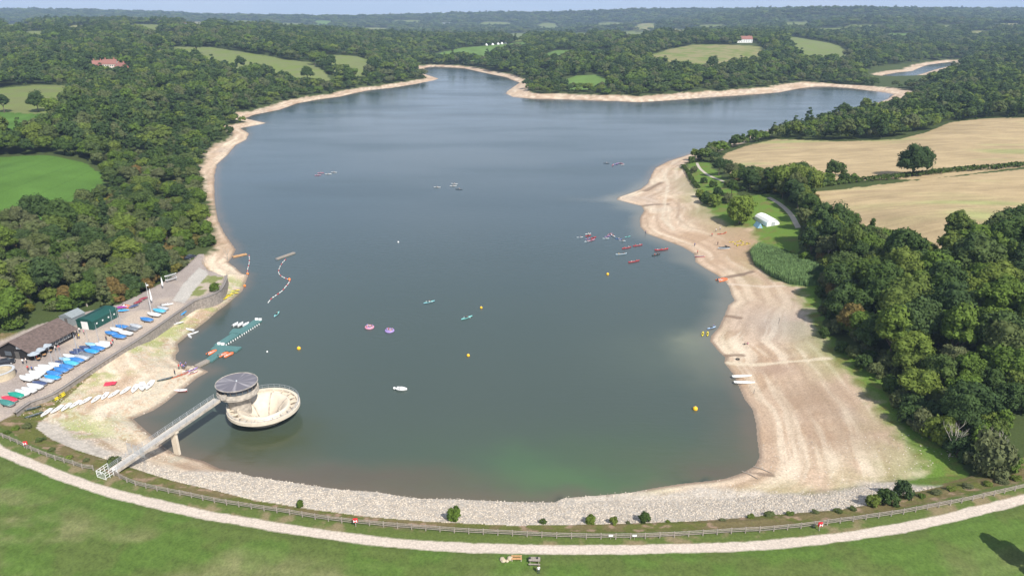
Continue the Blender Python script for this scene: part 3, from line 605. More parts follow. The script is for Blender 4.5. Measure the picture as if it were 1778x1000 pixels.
def plant(form, x, y, z, s, rz, name, label, cat, group=None, sz=1.0, k=None, rr=random.Random(5)):
    fm = FORM[form]; cm, tm = fm[k if k is not None else rr.randrange(len(fm))]
    t = thing(name, label, cat, (x, y, z), rz, group); t.scale = (s, s, s * sz)
    if cm is not None: o = bpy.data.objects.new('foliage' if form == 'shrub' else 'crown', cm); C.objects.link(o); o.parent = t
    if tm is not None: o = bpy.data.objects.new('stem' if form == 'shrub' else 'limbs' if form == 'bare' else 'trunk', tm); C.objects.link(o); o.parent = t
    return t
# where trees may stand
NOTREE = [polyhit([(1395,316),(1470,306),(1560,298),(1778,280),(1900,270),(1900,298),(1778,297),(1600,312),(1500,326),(1410,336)]), polyhit([(1480,132),(1520,120),(1600,108),(1668,98),(1672,112,6),(1640,124,9),(1600,136,10),(1540,138,9)])] + [p for _, p in FW] + [BEACH, GRASS, GRASS2, REED, TERR]
TRACK = [tuple(hit(*p)[:2]) for p in [(1212,284),(1222,297),(1240,308),(1262,316)]]
TRACK2 = [tuple(hit(*p)[:2]) for p in [(1334,342),(1352,352),(1368,366),(1378,382),(1386,394)]]
LANE = [tuple(at(x, y, 4.6)[:2]) for x, y in [(318,466),(340,440),(346,425)]]
CLEAR = polyhit([(330,430),(372,425),(396,445),(395,478),(320,490)])
HOUSES = [(178,118),(205,122),(222,126),(1290,74)]
def scatter():
    out = []; y = 118.0
    while y < 7000:
        s = min(6.3 + min(1, max(0, y - 240) / 120) * .9 + max(0, y - 350) * .0046, 34) if y < 3000 else 19.4 + (y - 3000) * .006
        x = -y * .80 - 25; xe = y * .80 + 25
        n = int((xe - x) / s) + 1
        xs = x + np.arange(n) * s + nr.uniform(-.42, .42, n) * s; ys = y + nr.uniform(-.42, .42, n) * s
        out.append(np.stack([xs, ys, np.full(n, s)], 1)); y += s
    return np.concatenate(out)
PTS = scatter(); px_, py_, ps = PTS.T
tsd = samp(GSD, px_, py_); tsp = samp(GSP, px_, py_); tz = samp(GZ, px_, py_)
ok = (tsd > 4) & (tz > .5) & (tsp > 14)
wd = beach_w(px_, py_)
ok &= tsd > wd + .8
for p in NOTREE:
    d, i = polydist(px_[ok], py_[ok], p); ii = np.where(ok)[0]; ok[ii[i | (d < 2.4)]] = False
for ln, w in ((TRACK, 4), (TRACK2, 5), (LANE, 5)):
    d, _ = polydist(px_, py_, ln, False); ok &= d > w
ok &= ~inside(px_, py_, CLEAR) & ~inside(px_, py_, LBP)
BLD = [tuple(at(x, y, 4.5)[:2]) for x, y in [(-80,660),(0,618),(62,582),(120,551),(178,540),(214,534),(214,560),(100,640),(-80,720)]]
ok &= ~inside(px_, py_, BLD)
ok &= ~((px_ < -60) & (py_ < 150))
ok &= ~((px_ > 60) & (tsp < 17))
for hx, hy in HOUSES:
    q_ = hit(hx, hy); ok &= ~((np.abs(px_ - q_.x) < 20) & (py_ < q_.y + 14) & (py_ > q_.y - (34 if hx < 900 else 75)))
PTS = PTS[ok]; tz = tz[ok]; tsd = tsd[ok]
u_, v_, zc_ = proj(PTS[:, 0], PTS[:, 1], tz + 6)
vis = (u_ > -170) & (u_ < 1950) & (v_ < 1120); PTS = PTS[vis]; tz = tz[vis]; tsd = tsd[vis]; u_ = u_[vis]; v_ = v_[vis]; zc_ = zc_[vis]
PTS_ALL = (PTS, tz)
inframe = (u_ > -25) & (u_ < 1803)
order = np.argsort(np.where(inframe, zc_, 1e6))
NIND = 285
seen_ = {}
for j in order[:NIND]:
    x, y, s = PTS[j]; z = tz[j]; left = x < 0; rr = rnd.random(); edge = tsd[j] < 34 if left else False
    if left:
        warm = (y < 215 and x < -118)
        form = ('warm' if rr < .42 else 'broad' if rr < .75 else 'olive') if warm else ('olive' if (rr < .28 or (edge and rr < .6)) else 'broad' if rr < .93 else 'warm')
        place = 'in the wood behind the boat park' if y < 215 else 'in the wood on the left bank, near side' if y < 290 else 'in the wood on the left bank, farther up the lake'
    else:
        form = 'broad' if rr < .80 else 'olive' if rr < .93 else 'warm'
        place = 'in the wood at the right, near the dam' if y < 175 else 'in the wood at the right, behind the beach' if y < 250 else 'by the fields on the right bank'
    if rr > .985 and not left: form = 'bare'
    elif .955 < rr <= .985: form = 'conifer'
    elif left and rr > .985: form = 'bare'
    nm = dict(conifer='conifer_tree', bare='dead_tree', broad='broadleaf_tree', olive='willow_tree', warm='young_tree')[form]
    ds = dict(conifer='dark pointed conifer tree', bare='bare grey leafless tree', broad='dense green broadleaf tree', olive='grey-green willow-like tree', warm='yellow-green young tree')[form]
    sc_ = rnd.choice((.62, .8, .9, 1.0, 1.1, 1.25)) * rnd.uniform(.93, 1.07) * (.82 if form == 'warm' else 1) * (.95 if left else 1.06) * (.8 if edge else 1)
    lab = ds + ' ' + place
    plant(form, x, y, z - .2, sc_, rnd.uniform(0, 6.28), nm, lab, 'tree', lab.replace('tree in', 'trees in').replace('tree by', 'trees by'), rnd.uniform(.85, 1.15))
rest = np.concatenate([order[NIND:]])
# the rest of the woods: one mass of trees nobody could count
def mass(name, pts, meshes, label):
    me = bpy.data.meshes.new(name); me.from_pydata([tuple(p[:3]) for p in pts], [], [])
    a = me.attributes.new('size', 'FLOAT_VECTOR', 'POINT'); a.data.foreach_set('vector', np.array([p[3:6] for p in pts], np.float32).ravel())
    o = bpy.data.objects.new(name, me); C.objects.link(o)
    gt = bpy.data.node_groups.new(name, 'GeometryNodeTree'); gt.interface.new_socket('Geometry', in_out='INPUT', socket_type='NodeSocketGeometry'); gt.interface.new_socket('Geometry', in_out='OUTPUT', socket_type='NodeSocketGeometry')
    gi = N(gt, 'NodeGroupInput'); go = N(gt, 'NodeGroupOutput'); ip = N(gt, 'GeometryNodeInstanceOnPoints'); jg = N(gt, 'GeometryNodeJoinGeometry')
    for f in meshes:
        src = bpy.data.objects.new('form', f); oi = N(gt, 'GeometryNodeObjectInfo'); oi.inputs['Object'].default_value = src; oi.inputs['As Instance'].default_value = True; gt.links.new(oi.outputs['Geometry'], jg.inputs[0])
    na = N(gt, 'GeometryNodeInputNamedAttribute', data_type='FLOAT_VECTOR'); na.inputs['Name'].default_value = 'size'
    rz = N(gt, 'FunctionNodeRandomValue', data_type='FLOAT_VECTOR'); rz.inputs[0].default_value = (0, 0, 0); rz.inputs[1].default_value = (0, 0, 6.28)
    ri = N(gt, 'FunctionNodeRandomValue', data_type='INT'); ri.inputs[4].default_value = 0; ri.inputs[5].default_value = len(meshes) - 1; ri.inputs['Seed'].default_value = 3
    ip.inputs['Pick Instance'].default_value = True
    gt.links.new(gi.outputs[0], ip.inputs['Points']); gt.links.new(jg.outputs[0], ip.inputs['Instance']); gt.links.new(ri.outputs[2], ip.inputs['Instance Index'])
    gt.links.new(rz.outputs[0], ip.inputs['Rotation']); gt.links.new(na.outputs[0], ip.inputs['Scale']); gt.links.new(ip.outputs[0], go.inputs[0])
    md = o.modifiers.new('scatter', 'NODES'); md.node_group = gt; return meta(o, label, name.replace('_', ' '), kind='stuff')
near, far = [], []
for j in rest:
    x, y, s = PTS[j]; k = s / 7.2; h_ = rnd.choice((.6, .8, .95, 1.05, 1.3)) * rnd.uniform(.93, 1.07); wq = h_ * min(k ** .95, 4.2); hh = h_ * min(k ** .32, 1.9) * rnd.uniform(.85, 1.15)
    if tsd[j] < 60 and y < 1100: wq *= .85; hh *= .72
    (near if y < 430 else far).append((x, y, tz[j] - .3, wq, wq, hh))
print('TREES near', len(near), 'far', len(far))
mass('woodland', near, [f[0] for k in ('broad', 'olive', 'broad', 'conifer', 'warm') for f in FORM[k][:5]], 'dense mixed woodland covering the nearer banks above the lake')
mass('distant_woods', far, FAR, 'mass of distant woods rolling back to the hazy horizon')
# undergrowth: low leafy scrub filling the wood floors near the lake
und = []
for j in range(len(PTS)):
    x, y, s = PTS[j]
    if y < 340:
        for _ in range(2): und.append((x + rnd.uniform(-4, 4), y + rnd.uniform(-4, 4)))
ua = np.array(und); usd = samp(GSD, ua[:, 0], ua[:, 1]); uz = samp(GZ, ua[:, 0], ua[:, 1]); uk = (usd > 8)
for p in [BEACH, GRASS2, TERR, GRASS, REED] + [p for _, p in FW]: uk &= ~inside(ua[:, 0], ua[:, 1], p)
mass('undergrowth', [(a[0], a[1], z - .2, s, s, s * .9) for a, z, k in zip(ua, uz, uk) if k for s in (rnd.uniform(.9, 1.9),)], [f[0] for f in FORM['shrub']], 'low leafy undergrowth between the trees of the near woods')

# ------------------------------------------------------------------ plain materials
M = {}
def pm(k, rgb, rough=.5, **kw): M[k] = mat(k, rgb, rough, **kw); return M[k]
pm('gel_white', (.80, .80, .78), .35, var=.06); pm('cover_blue', (.045, .20, .50), .7, var=.2); pm('cover_bright', (.03, .30, .68), .6, var=.15); pm('cover_pale', (.28, .50, .66), .7); pm('cover_navy', (.05, .075, .17), .75)
pm('cover_grey', (.42, .44, .47), .8); pm('cover_dark', (.16, .18, .21), .8); pm('cover_white', (.68, .69, .68), .7, var=.08); pm('cover_green', (.015, .30, .22), .7); pm('cover_red', (.62, .05, .09), .7); pm('cover_teal', (.06, .22, .20), .7); pm('cover_purple', (.30, .04, .30), .7); pm('cover_cyan', (.08, .42, .62), .7); pm('maroon', (.24, .03, .05), .7)
pm('deck_grey', (.50, .51, .52), .7); pm('floor_grey', (.34, .35, .36), .7); pm('alu', (.62, .63, .65), .35, metal=.6, var=.05); pm('black', (.03, .03, .035), .6); pm('tyre', (.03, .03, .03), .9)
pm('hull_green', (.035, .065, .05), .5); pm('hull_orange', (.72, .17, .05), .45, var=.08); pm('hull_red', (.62, .04, .06), .45, var=.08); pm('hull_yellow', (.85, .68, .03), .45, var=.06); pm('hull_turq', (.22, .58, .55), .45); pm('hull_pink', (.60, .28, .38), .5); pm('hull_blue', (.12, .22, .55), .5); pm('hull_lightblue', (.45, .62, .78), .5); pm('hull_purple', (.36, .26, .55), .5)
pm('concrete', (.44, .39, .33), .85, var=.34, scale=1.1, bump=.3); pm('concrete_pale', (.64, .56, .45), .8, var=.12, scale=.6); pm('concrete_stain', (.40, .36, .31), .9, var=.4, scale=1.2, bump=.3)
pm('galv', (.52, .54, .56), .45, metal=.5, var=.1); pm('deck_board', (.50, .47, .43), .85, var=.2, scale=4); pm('wood_grey', (.30, .26, .22), .9, var=.25, scale=3); pm('wood_tan', (.52, .30, .14), .8, var=.2, scale=3)
pm('teal', (.085, .19, .185), .7, var=.12, scale=2); pm('teal_shed', (.012, .075, .062), .55, var=.1); pm('roof_brown', (.135, .098, .085), .85, var=.3, scale=1.5, bump=.4); pm('timber_black', (.022, .020, .020), .8); pm('roof_grey', (.25, .28, .29), .7, var=.15); pm('solar', (.09, .11, .17), .2)
pm('glass', (.10, .12, .14), .15); pm('white_paint', (.8, .8, .78), .5, var=.04); pm('stone_tan', (.50, .42, .30), .9, var=.2, scale=1, bump=.4); pm('stone_wall', (.27, .235, .205), .9, var=.3, scale=1.5, bump=.5); pm('cap', (.30, .27, .25), .8)
pm('skin', (.55, .33, .23), .6, var=.05); pm('hair', (.06, .04, .025), .8); pm('shirt_white', (.82, .82, .82), .8, var=.03); pm('shirt_red', (.60, .06, .06), .8); pm('shirt_blue', (.08, .14, .40), .8); pm('shirt_black', (.04, .04, .05), .8); pm('shirt_pink', (.65, .25, .38), .8); pm('shirt_yellow', (.75, .6, .06), .8); pm('trousers', (.035, .05, .08), .85); pm('shorts', (.12, .11, .10), .85); pm('buoyancy', (.65, .10, .06), .8)
pm('red_gloss', (.65, .03, .04), .4, var=.04); pm('buoy_yellow', (.9, .5, .02), .4, var=.04); pm('buoy_orange', (.85, .22, .03), .4, var=.04); pm('canvas', (.86, .86, .84), .8, var=.03); pm('brick', (.40, .17, .12), .9, var=.2); pm('tile_red', (.27, .125, .10), .9, var=.2); pm('render_cream', (.70, .60, .50), .9); pm('slate', (.14, .14, .16), .8); pm('car_dark', (.03, .035, .045), .3); pm('parasol', (.36, .40, .44), .8)
pm('rope', (.55, .45, .35), .9); pm('reed', (.17, .28, .10), .8, var=.35, scale=.5)

# ------------------------------------------------------------------ people
def skin_person(name, joints, radii, edges, root, paintf, mats):
    me = bpy.data.meshes.new(name); me.from_pydata(joints, edges, []); o = bpy.data.objects.new(name, me); C.objects.link(o)
    sk = o.modifiers.new('s', 'SKIN'); sv = me.skin_vertices[0].data
    for i, r in enumerate(radii): sv[i].radius = (r, r) if not isinstance(r, tuple) else r; sv[i].use_root = (i == root)
    sb = o.modifiers.new('d', 'SUBSURF'); sb.levels = 1
    dg = bpy.context.evaluated_depsgraph_get(); nm = bpy.data.meshes.new_from_object(o.evaluated_get(dg)); bpy.data.objects.remove(o)
    nm.materials.clear()
    for m_ in mats: nm.materials.append(m_)
    for p in nm.polygons: p.material_index = paintf(p.center); p.use_smooth = True
    nm.name = name; return nm
def hand(js, rs, es, w, d, side):
    """palm and five short finger chains growing from wrist index w along direction d"""
    p = Vector(js[w]); d = Vector(d).normalized(); s_ = Vector((0, side, 0)) if abs(d.y) < .7 else Vector((1, 0, 0)); k = len(js)
    js.append(tuple(p + d * .075)); rs.append(.028); es.append((w, k))
    for f, (off, L, r) in enumerate([(-.026, .068, .0095), (-.009, .080, .010), (.009, .075, .0095), (.025, .058, .0085)]):
        a = len(js); js.append(tuple(p + d * .095 + s_ * off)); rs.append(r); es.append((k, a)); js.append(tuple(p + d * (.095 + L) + s_ * off + Vector((0, 0, -.012)))); rs.append(r * .8); es.append((a, a + 1))
    a = len(js); js.append(tuple(p + d * .055 - s_ * .045)); rs.append(.011); es.append((k, a))
def make_standing():
    j = [(0,0,.95),(0,0,1.15),(0,0,1.36),(.01,0,1.48),(.015,0,1.57),(.02,0,1.66)]; r = [(.15,.11),(.13,.10),(.16,.10),.055,.085,.085]; e = [(0,1),(1,2),(2,3),(3,4),(4,5)]
    for s in (-1, 1):
        k = len(j); j += [(0,s*.19,1.38),(.02,s*.25,1.12),(.10,s*.24,.90)]; r += [.058,.045,.032]; e += [(2,k),(k,k+1),(k+1,k+2)]; hand(j, r, e, k+2, (.25,0,-1), s)
        k = len(j); j += [(0,s*.10,.88),(.02,s*.11,.50),(-.01,s*.12,.09),(.12,s*.13,.035)]; r += [.095,.062,.042,.038]; e += [(0,k),(k,k+1),(k+1,k+2),(k+2,k+3)]
    def pf(c):
        if c.z > 1.43: return 0
        if c.z > .95: return 1 if (abs(c.y) < .27 and (abs(c.y) < .21 or c.z > 1.14)) else 0
        if abs(c.y) > .20 and c.z > .62: return 0
        return 2 if c.z > .10 else 3
    return skin_person('body', j, r, e, 0, pf, [M['skin'], M['shirt_white'], M['trousers'], M['black']])
def make_seated():
    j = [(0,0,.10),(.0,0,.30),(.03,0,.52),(.05,0,.63),(.06,0,.72),(.07,0,.80)]; r = [(.16,.12),(.13,.10),(.16,.10),.055,.085,.085]; e = [(0,1),(1,2),(2,3),(3,4),(4,5)]
    for s in (-1, 1):
        k = len(j); j += [(.04,s*.19,.53),(.16,s*.25,.34),(.36,s*.19,.36)]; r += [.058,.045,.032]; e += [(2,k),(k,k+1),(k+1,k+2)]; hand(j, r, e, k+2, (1,0,.1), s)
        k = len(j); j += [(.14,s*.10,.12),(.46,s*.13,.26),(.80,s*.12,.09),(.90,s*.12,.13)]; r += [.088,.062,.042,.038]; e += [(0,k),(k,k+1),(k+1,k+2),(k+2,k+3)]
    def pf(c):
        if c.z > .58: return 0
        if c.x < .12: return 1 if c.z > .2 else 2
        return 0 if (c.z > .30 and abs(c.y) > .12 and c.x > .15) or c.x > .5 else 2
    return skin_person('body', j, r, e, 0, pf, [M['skin'], M['buoyancy'], M['shorts']])
STAND, SEAT = make_standing(), make_seated()
def hair_mesh(c):
    b = MB(); b.lathe([(.098 * math.cos(a * .1745), .105 * math.sin(a * .1745)) for a in range(-1, 9)], c, 12); o = b.build('hair', M['hair'], smooth=True); me = o.data; bpy.data.objects.remove(o); return me
HS, HT = hair_mesh((.012, 0, 1.655)), hair_mesh((.062, 0, .795))
def face_mesh(c):
    b = MB(); b.ball((c[0] + .088, c[1], c[2] - .01), .017, 6, 4); b.ball((c[0] + .078, c[1] + .032, c[2] + .02), .010, 6, 4); b.ball((c[0] + .078, c[1] - .032, c[2] + .02), .010, 6, 4); b.box((c[0] + .083, c[1], c[2] - .045), (.012, .04, .008))
    o = b.build('face', M['hair']); me = o.data; bpy.data.objects.remove(o); return me
def person(loc, rz, label, shirt, seated=False, group=None, legs=None, hair=True):
    me = SEAT if seated else STAND; t = thing('person', label, 'person', loc, rz, group)
    b = bpy.data.objects.new('body', me); C.objects.link(b); b.parent = t
    b.material_slots[1].link = 'OBJECT'; b.material_slots[1].material = M[shirt]
    if legs: b.material_slots[2].link = 'OBJECT'; b.material_slots[2].material = M[legs]
    if hair: h = bpy.data.objects.new('hair', HT if seated else HS); C.objects.link(h); h.parent = t
    return t

# ------------------------------------------------------------------ boats
def shp(t, kind):
    if kind == 'double': return max(.015, math.sin(math.pi * t)) ** .62
    if kind == 'board': return max(.05, (1 - abs(2 * t - .94) ** 3.2)) if t < .97 else .12
    return (.72 + .28 * math.sin(math.pi * min(t / .84, 1))) if t < .42 else max(.02, 1 - ((t - .42) / .58) ** 2.3) * 1.0
def hull_part(name, L, B, H, kind, m, parent, n=14):
    b = MB(); rows = []
    for i in range(n + 1):
        t = i / n; x = -L / 2 + L * t; h = B / 2 * shp(t, kind); sh = H * (1 + .22 * (2 * t - 1) ** 2 * (1 if kind != 'board' else 0)); kz = H * .35 * max(0, (t - .7) / .3) ** 2 + (H * .35 * max(0, (.3 - t) / .3) ** 2 if kind == 'double' else 0)
        rows.append([(x, -h, sh), (x, -h * .86, H * .35 + kz * .5), (x, 0, kz), (x, h * .86, H * .35 + kz * .5), (x, h, sh)])
    V = [p for r in rows for p in r]; Fc = []
    for i in range(n):
        for j in range(4): a = i * 5 + j; Fc.append((a, a + 1, a + 6, a + 5))
    Fc.append((0, 1, 2, 3, 4)); b.add(V, Fc); return b.build(name, m, parent, True)
def deck_part(name, L, B, H, kind, m, parent, c0=.2, c1=.62, wd=.62, dep=.6, n=14, mf=None):
    b = MB(); V = []
    for i in range(n + 1):
        t = i / n; x = -L / 2 + L * t; h = B / 2 * shp(t, kind); sh = H * (1 + .22 * (2 * t - 1) ** 2); inn = c0 <= t <= c1
        zi = sh + .02; zf = H * (1 - dep) if inn else sh + .05
        V += [(x, -h, sh + .003), (x, -h * wd, zi + .02), (x, -h * (wd - .04), zf), (x, h * (wd - .04), zf), (x, h * wd, zi + .02), (x, h, sh + .003)]
    Fa, Ff = [], []
    for i in range(n):
        for j in range(5):
            a = i * 6 + j; q = (a, a + 1, a + 7, a + 6); t = (i + .5) / n
            (Ff if (j in (1, 2, 3) and c0 - .04 <= t <= c1 + .04 and mf is not None) else Fa).append(q)
    b.add(V, Fa); o = b.build(name, m, parent, True)
    if Ff: f = MB(); f.add(V, Ff); f.build('cockpit', mf, parent)
    return o
def cover_part(L, B, H, m, parent, hgt=.5, n=12):
    b = MB(); V = []
    for i in range(n + 1):
        t = i / n; x = -L / 2 * 1.02 + L * 1.04 * t; h = B / 2 * shp(min(t, .97), 'dinghy') * 1.05; rz_ = H + hgt * (1 - abs(2 * t - .85) ** 2 * .85) * (1 - .25 * t)
        V += [(x, -h, H * .72), (x, -h * 1.0, H * 1.03), (x, -h * .45, H * .6 + rz_ * .45), (x, 0, rz_), (x, h * .45, H * .6 + rz_ * .45), (x, h, H * 1.03), (x, h, H * .72)]
    Fc = [(i * 7 + j, i * 7 + j + 1, i * 7 + j + 8, i * 7 + j + 7) for i in range(n) for j in range(6)] + [tuple(range(7)), tuple(range(n * 7 + 6, n * 7 - 1, -1))]
    b.add(V, Fc); return b.build('cover', m, parent, True)
def trolley(parent, L, B, z=0):
    f = MB(); f.tube((-L * .4, 0, .28), (L * .52, 0, .30), .03, n=6); f.tube((-.2, -B * .45, .22), (-.2, B * .45, .22), .025, n=6); f.tube((L * .52, 0, .30), (L * .52, 0, .02), .03, n=6); f.build('trolley', M['galv'], parent)
    for s in (-1, 1): w = MB(); w.tube((-.2, s * B * .45 - .05, .2), (-.2, s * B * .45 + .05, .2), .2, n=12); w.build('wheel', M['tyre'], parent)
PRO = {}
def proto(kind):
    if kind in PRO: return PRO[kind], True
    t = thing('boat', 'boat', 'boat')
    if kind in ('covered', 'covered_mast'):
        t.name = 'dinghy'; trolley(t, 4.2, 1.6); g = bpy.data.objects.new('x', None)
        h = hull_part('hull', 4.3, 1.65, .5, 'dinghy', M['gel_white'], t); h.location.z = .32; c = cover_part(4.3, 1.65, .5, M['cover_blue'], t); c.location.z = .32
        if kind == 'covered_mast':
            m_ = MB(); m_.tube((.7, 0, .5), (.7, 0, 6.4), .05, .03, 6); m_.build('mast', M['alu'], t)
            r_ = MB()
            for p in ((2.0, 0, .85), (0, .8, .85), (0, -.8, .85)): r_.tube((.7, 0, 5.6), p, .012, n=4)
            r_.build('rigging', M['alu'], t)
    elif kind == 'laser':
        t.name = 'dinghy'; hull_part('hull', 4.2, 1.5, .42, 'dinghy', M['gel_white'], t); deck_part('deck', 4.2, 1.5, .42, 'dinghy', M['gel_white'], t, .22, .58, .5, .55, mf=M['deck_grey'])
        s = MB(); s.tube((1.0, 0, .44), (1.0, 0, .52), .06, n=8); s.build('mast_step', M['black'], t); s = MB(); s.box((.2, 0, .47), (.5, .06, .06)); s.build('daggerboard', M['wood_tan'], t)
        s = MB(); s.box((-2.16, 0, .25), (.12, .05, .5)); s.build('rudder', M['deck_grey'], t)
    elif kind == 'canoe':
        t.name = 'canoe'; hull_part('hull', 4.9, .95, .42, 'double', M['hull_green'], t); deck_part('gunwale', 4.9, .95, .42, 'double', M['hull_green'], t, .1, .9, .88, .75, mf=M['cover_dark'])
        for x in (-1.3, 0, 1.2): s = MB(); s.box((x, 0, .30), (.22, .78, .04)); s.build('seat', M['wood_grey'], t)
    elif kind == 'kayak':
        t.name = 'kayak'; hull_part('hull', 3.7, .74, .26, 'double', M['hull_turq'], t); deck_part('deck', 3.7, .74, .26, 'double', M['hull_turq'], t, .36, .60, .72, .6, mf=M['black'])
        s = MB(); s.box((-.42, 0, .33), (.06, .42, .26)); s.build('seat', M['black'], t)
    elif kind == 'board':
        t.name = 'paddleboard'; hull_part('hull', 3.3, .8, .14, 'board', M['gel_white'], t); s = MB(); s.prism([(-1.1, -.27), (.9, -.27), (1.1, -.12), (1.1, .12), (.9, .27), (-1.1, .27)], .135, .152); s.build('deck_pad', M['deck_grey'], t)
        s = MB(); s.box((-1.35, 0, -.06), (.18, .02, .12)); s.build('fin', M['black'], t)
    elif kind == 'rowing':
        t.name = 'rowing_boat'; hull_part('hull', 5.4, 1.15, .45, 'dinghy', M['gel_white'], t); deck_part('deck', 5.4, 1.15, .45, 'dinghy', M['gel_white'], t, .05, .88, .84, .6, mf=M['gel_white'])
        for x in (-1.8, -.2, 1.3): s = MB(); s.box((x, 0, .36), (.25, .95, .05)); s.build('seat', M['gel_white'], t)
    elif kind == 'rib':
        t.name = 'inflatable_boat'; b = MB(); path = [(-1.8, -.72), (.7, -.72), (1.5, -.5), (1.95, 0), (1.5, .5), (.7, .72), (-1.8, .72)]
        for p, q in zip(path[:-1], path[1:]): b.tube((*p, .3), (*q, .3), .26, .26, 10)
        for p in path: b.ball((*p, .3), .26, 10, 6)
        b.build('tube', M['hull_orange'], t, True); s = MB(); s.box((.0, 0, .16), (3.4, 1.1, .1)); s.build('floor', M['deck_grey'], t)
        s = MB(); s.box((-1.72, 0, .35), (.08, 1.1, .45)); s.build('transom', M['gel_white'], t)
        s = MB(); s.box((-1.95, 0, .72), (.32, .26, .36)); s.box((-1.95, 0, .3), (.1, .1, .7)); s.build('outboard', M['black'], t); s = MB(); s.box((-.5, 0, .38), (.3, 1.0, .1)); s.build('seat', M['gel_white'], t)
    elif kind == 'motor':
        t.name = 'motorboat'; hull_part('hull', 4.6, 1.8, .62, 'dinghy', M['gel_white'], t); deck_part('deck', 4.6, 1.8, .62, 'dinghy', M['gel_white'], t, .08, .62, .78, .6, mf=M['deck_grey'])
        s = MB(); s.box((.2, 0, .75), (.5, .6, .6), taper=.8); s.build('console', M['gel_white'], t); s = MB(); s.box((.42, 0, 1.15), (.05, .55, .35)); s.build('windscreen', M['glass'], t)
        s = MB(); s.box((-2.45, 0, .85), (.38, .32, .42)); s.box((-2.45, 0, .4), (.12, .12, .7)); s.build('outboard', M['black'], t); s = MB(); s.box((-.7, 0, .6), (.4, 1.2, .3)); s.build('seat', M['shirt_white'], t)
    elif kind == 'tub':
        t.name = 'round_raft'; b = MB(); b.torus((0, 0, .3), 1.2, .34, 24, 10); b.build('tube', M['hull_pink'], t, True); b = MB(); b.tube((0, 0, .08), (0, 0, .22), 1.15, n=20); b.build('floor', M['gel_white'], t)
        for a in (0, 2.1, 4.2): s = MB(); s.box((1.05 * math.cos(a), 1.05 * math.sin(a), .72), (.16, .7, .42), rz=a); s.build('backrest', M['hull_purple'], t)
    elif kind == 'swan':
        t.name = 'pedal_boat'; hull_part('hull', 2.6, 1.7, .55, 'dinghy', M['gel_white'], t); deck_part('deck', 2.6, 1.7, .55, 'dinghy', M['gel_white'], t, .15, .62, .7, .5, mf=M['deck_grey'])
        s = MB(); s.ball((-.1, 0, .6), .55, 14, 8, .7); s.build('seat_pod', M['gel_white'], t, True); s = MB(); s.tube((-1.25, 0, .3), (-1.75, 0, .45), .10, n=8); s.ball((-1.9, 0, .5), .34, 14, 8); s.build('fender', M['gel_white'], t, True)
    PRO[kind] = t; return t, False
SPARE = {}
def boat(kind, loc, rz, label, cat, group=None, scale=1.0, cols=None, sx=None, tilt=0):
    if kind not in SPARE: t, _ = proto(kind); SPARE[kind] = t; o = t
    else:
        o = copy_tree(SPARE[kind])
    if kind in SPARE and o is not SPARE[kind]: pass
    o.location = loc; o.rotation_euler = (tilt, 0, rz); o.scale = (sx or scale, scale, scale); meta(o, label, cat)
    if group: o['group'] = group
    elif 'group' in o: del o['group']
    for k in ('hull', 'cover', 'deck', 'gunwale', 'tube', 'backrest', 'cockpit'):
        for ch in o.children:
            if ch.name.split('.')[0] == k: paint(ch, (cols or {}).get(k, ch.material_slots[0].material if o is SPARE[kind] else BASE.get((kind, k), ch.material_slots[0].material)))
    for ch in o.children: BASE.setdefault((kind, ch.name.split('.')[0]), None) if False else None
    return o
BASE = {}
def two(pa, pb, z=None):
    """place, heading and length from the pixels of stern and bow"""
    A = at(*pa, z) if z is not None else hit(*pa); B = at(*pb, z) if z is not None else hit(*pb)
    return (A + B) / 2, math.atan2(B.y - A.y, B.x - A.x), (B - A).length
LEN = dict(covered=4.3, covered_mast=4.3, laser=4.2, canoe=4.9, kayak=3.7, board=3.3, rowing=5.4, rib=3.9, motor=4.6, tub=2.9, swan=3.2)
def boat2(kind, pa, pb, label, cat, group=None, z=None, cols=None, lo=.8, hi=1.25, dz=0):
    c, a, L = two(pa, pb, z); k = max(lo, min(hi, L / LEN[kind])); c.z += dz
    return boat(kind, c, a, label, cat, group, k, cols)

# remember the first materials so that copies can be repainted
for k_ in LEN:
    t_k, _ = proto(k_)
    for ch in t_k.children: BASE[(k_, ch.name.split('.')[0])] = ch.material_slots[0].material

# ------------------------------------------------------------------ valve tower, overflow and footbridge
TC = at(458, 705, 3.0); TX, TY = TC.x, TC.y
ov = thing('bellmouth_overflow', 'round concrete bellmouth overflow with a ribbed funnel, beside the valve tower', 'overflow', (TX, TY, 0))
b = MB(); b.lathe([(4.6, -3), (4.8, 0), (6.0, 1.2), (7.9, 2.45), (8.35, 2.6), (8.35, 3.35), (7.6, 3.35), (7.6, 2.75), (6.3, 1.7), (5.9, 1.5)], n=72); b.build('ring_walkway', M['concrete_pale'], ov, True).data.shade_flat()
b = MB(); b.lathe([(6.1, 1.4), (6.1, 3.3), (5.8, 3.5), (5.4, 3.4), (4.4, 2.6), (3.3, 1.2), (2.4, -.4), (1.8, -2.5), (1.5, -5), (0, -5)], n=64); b.build('funnel', M['concrete_pale'], ov, True)
for i in range(20):
    a = 2 * math.pi * i / 20
    w_b = MB(); w_b.bar((6.0 * math.cos(a), 6.0 * math.sin(a), 3.05), (7.6 * math.cos(a), 7.6 * math.sin(a), 3.05), .22, .32); w_b.build('radial_beam', M['concrete_pale'], ov)
for i in range(6):
    a = .5 + 2 * math.pi * i / 6; w_b = MB(); P_ = [(5.5, 3.42), (4.5, 2.7), (3.4, 1.3), (2.5, -.3), (2.0, -2.0)]
    for (r0, z0), (r1, z1) in zip(P_[:-1], P_[1:]): w_b.bar((r0 * math.cos(a), r0 * math.sin(a), z0 + .1), (r1 * math.cos(a), r1 * math.sin(a), z1 + .1), .3, .35)
    w_b.build('rib', M['concrete'], ov)
b = MB()
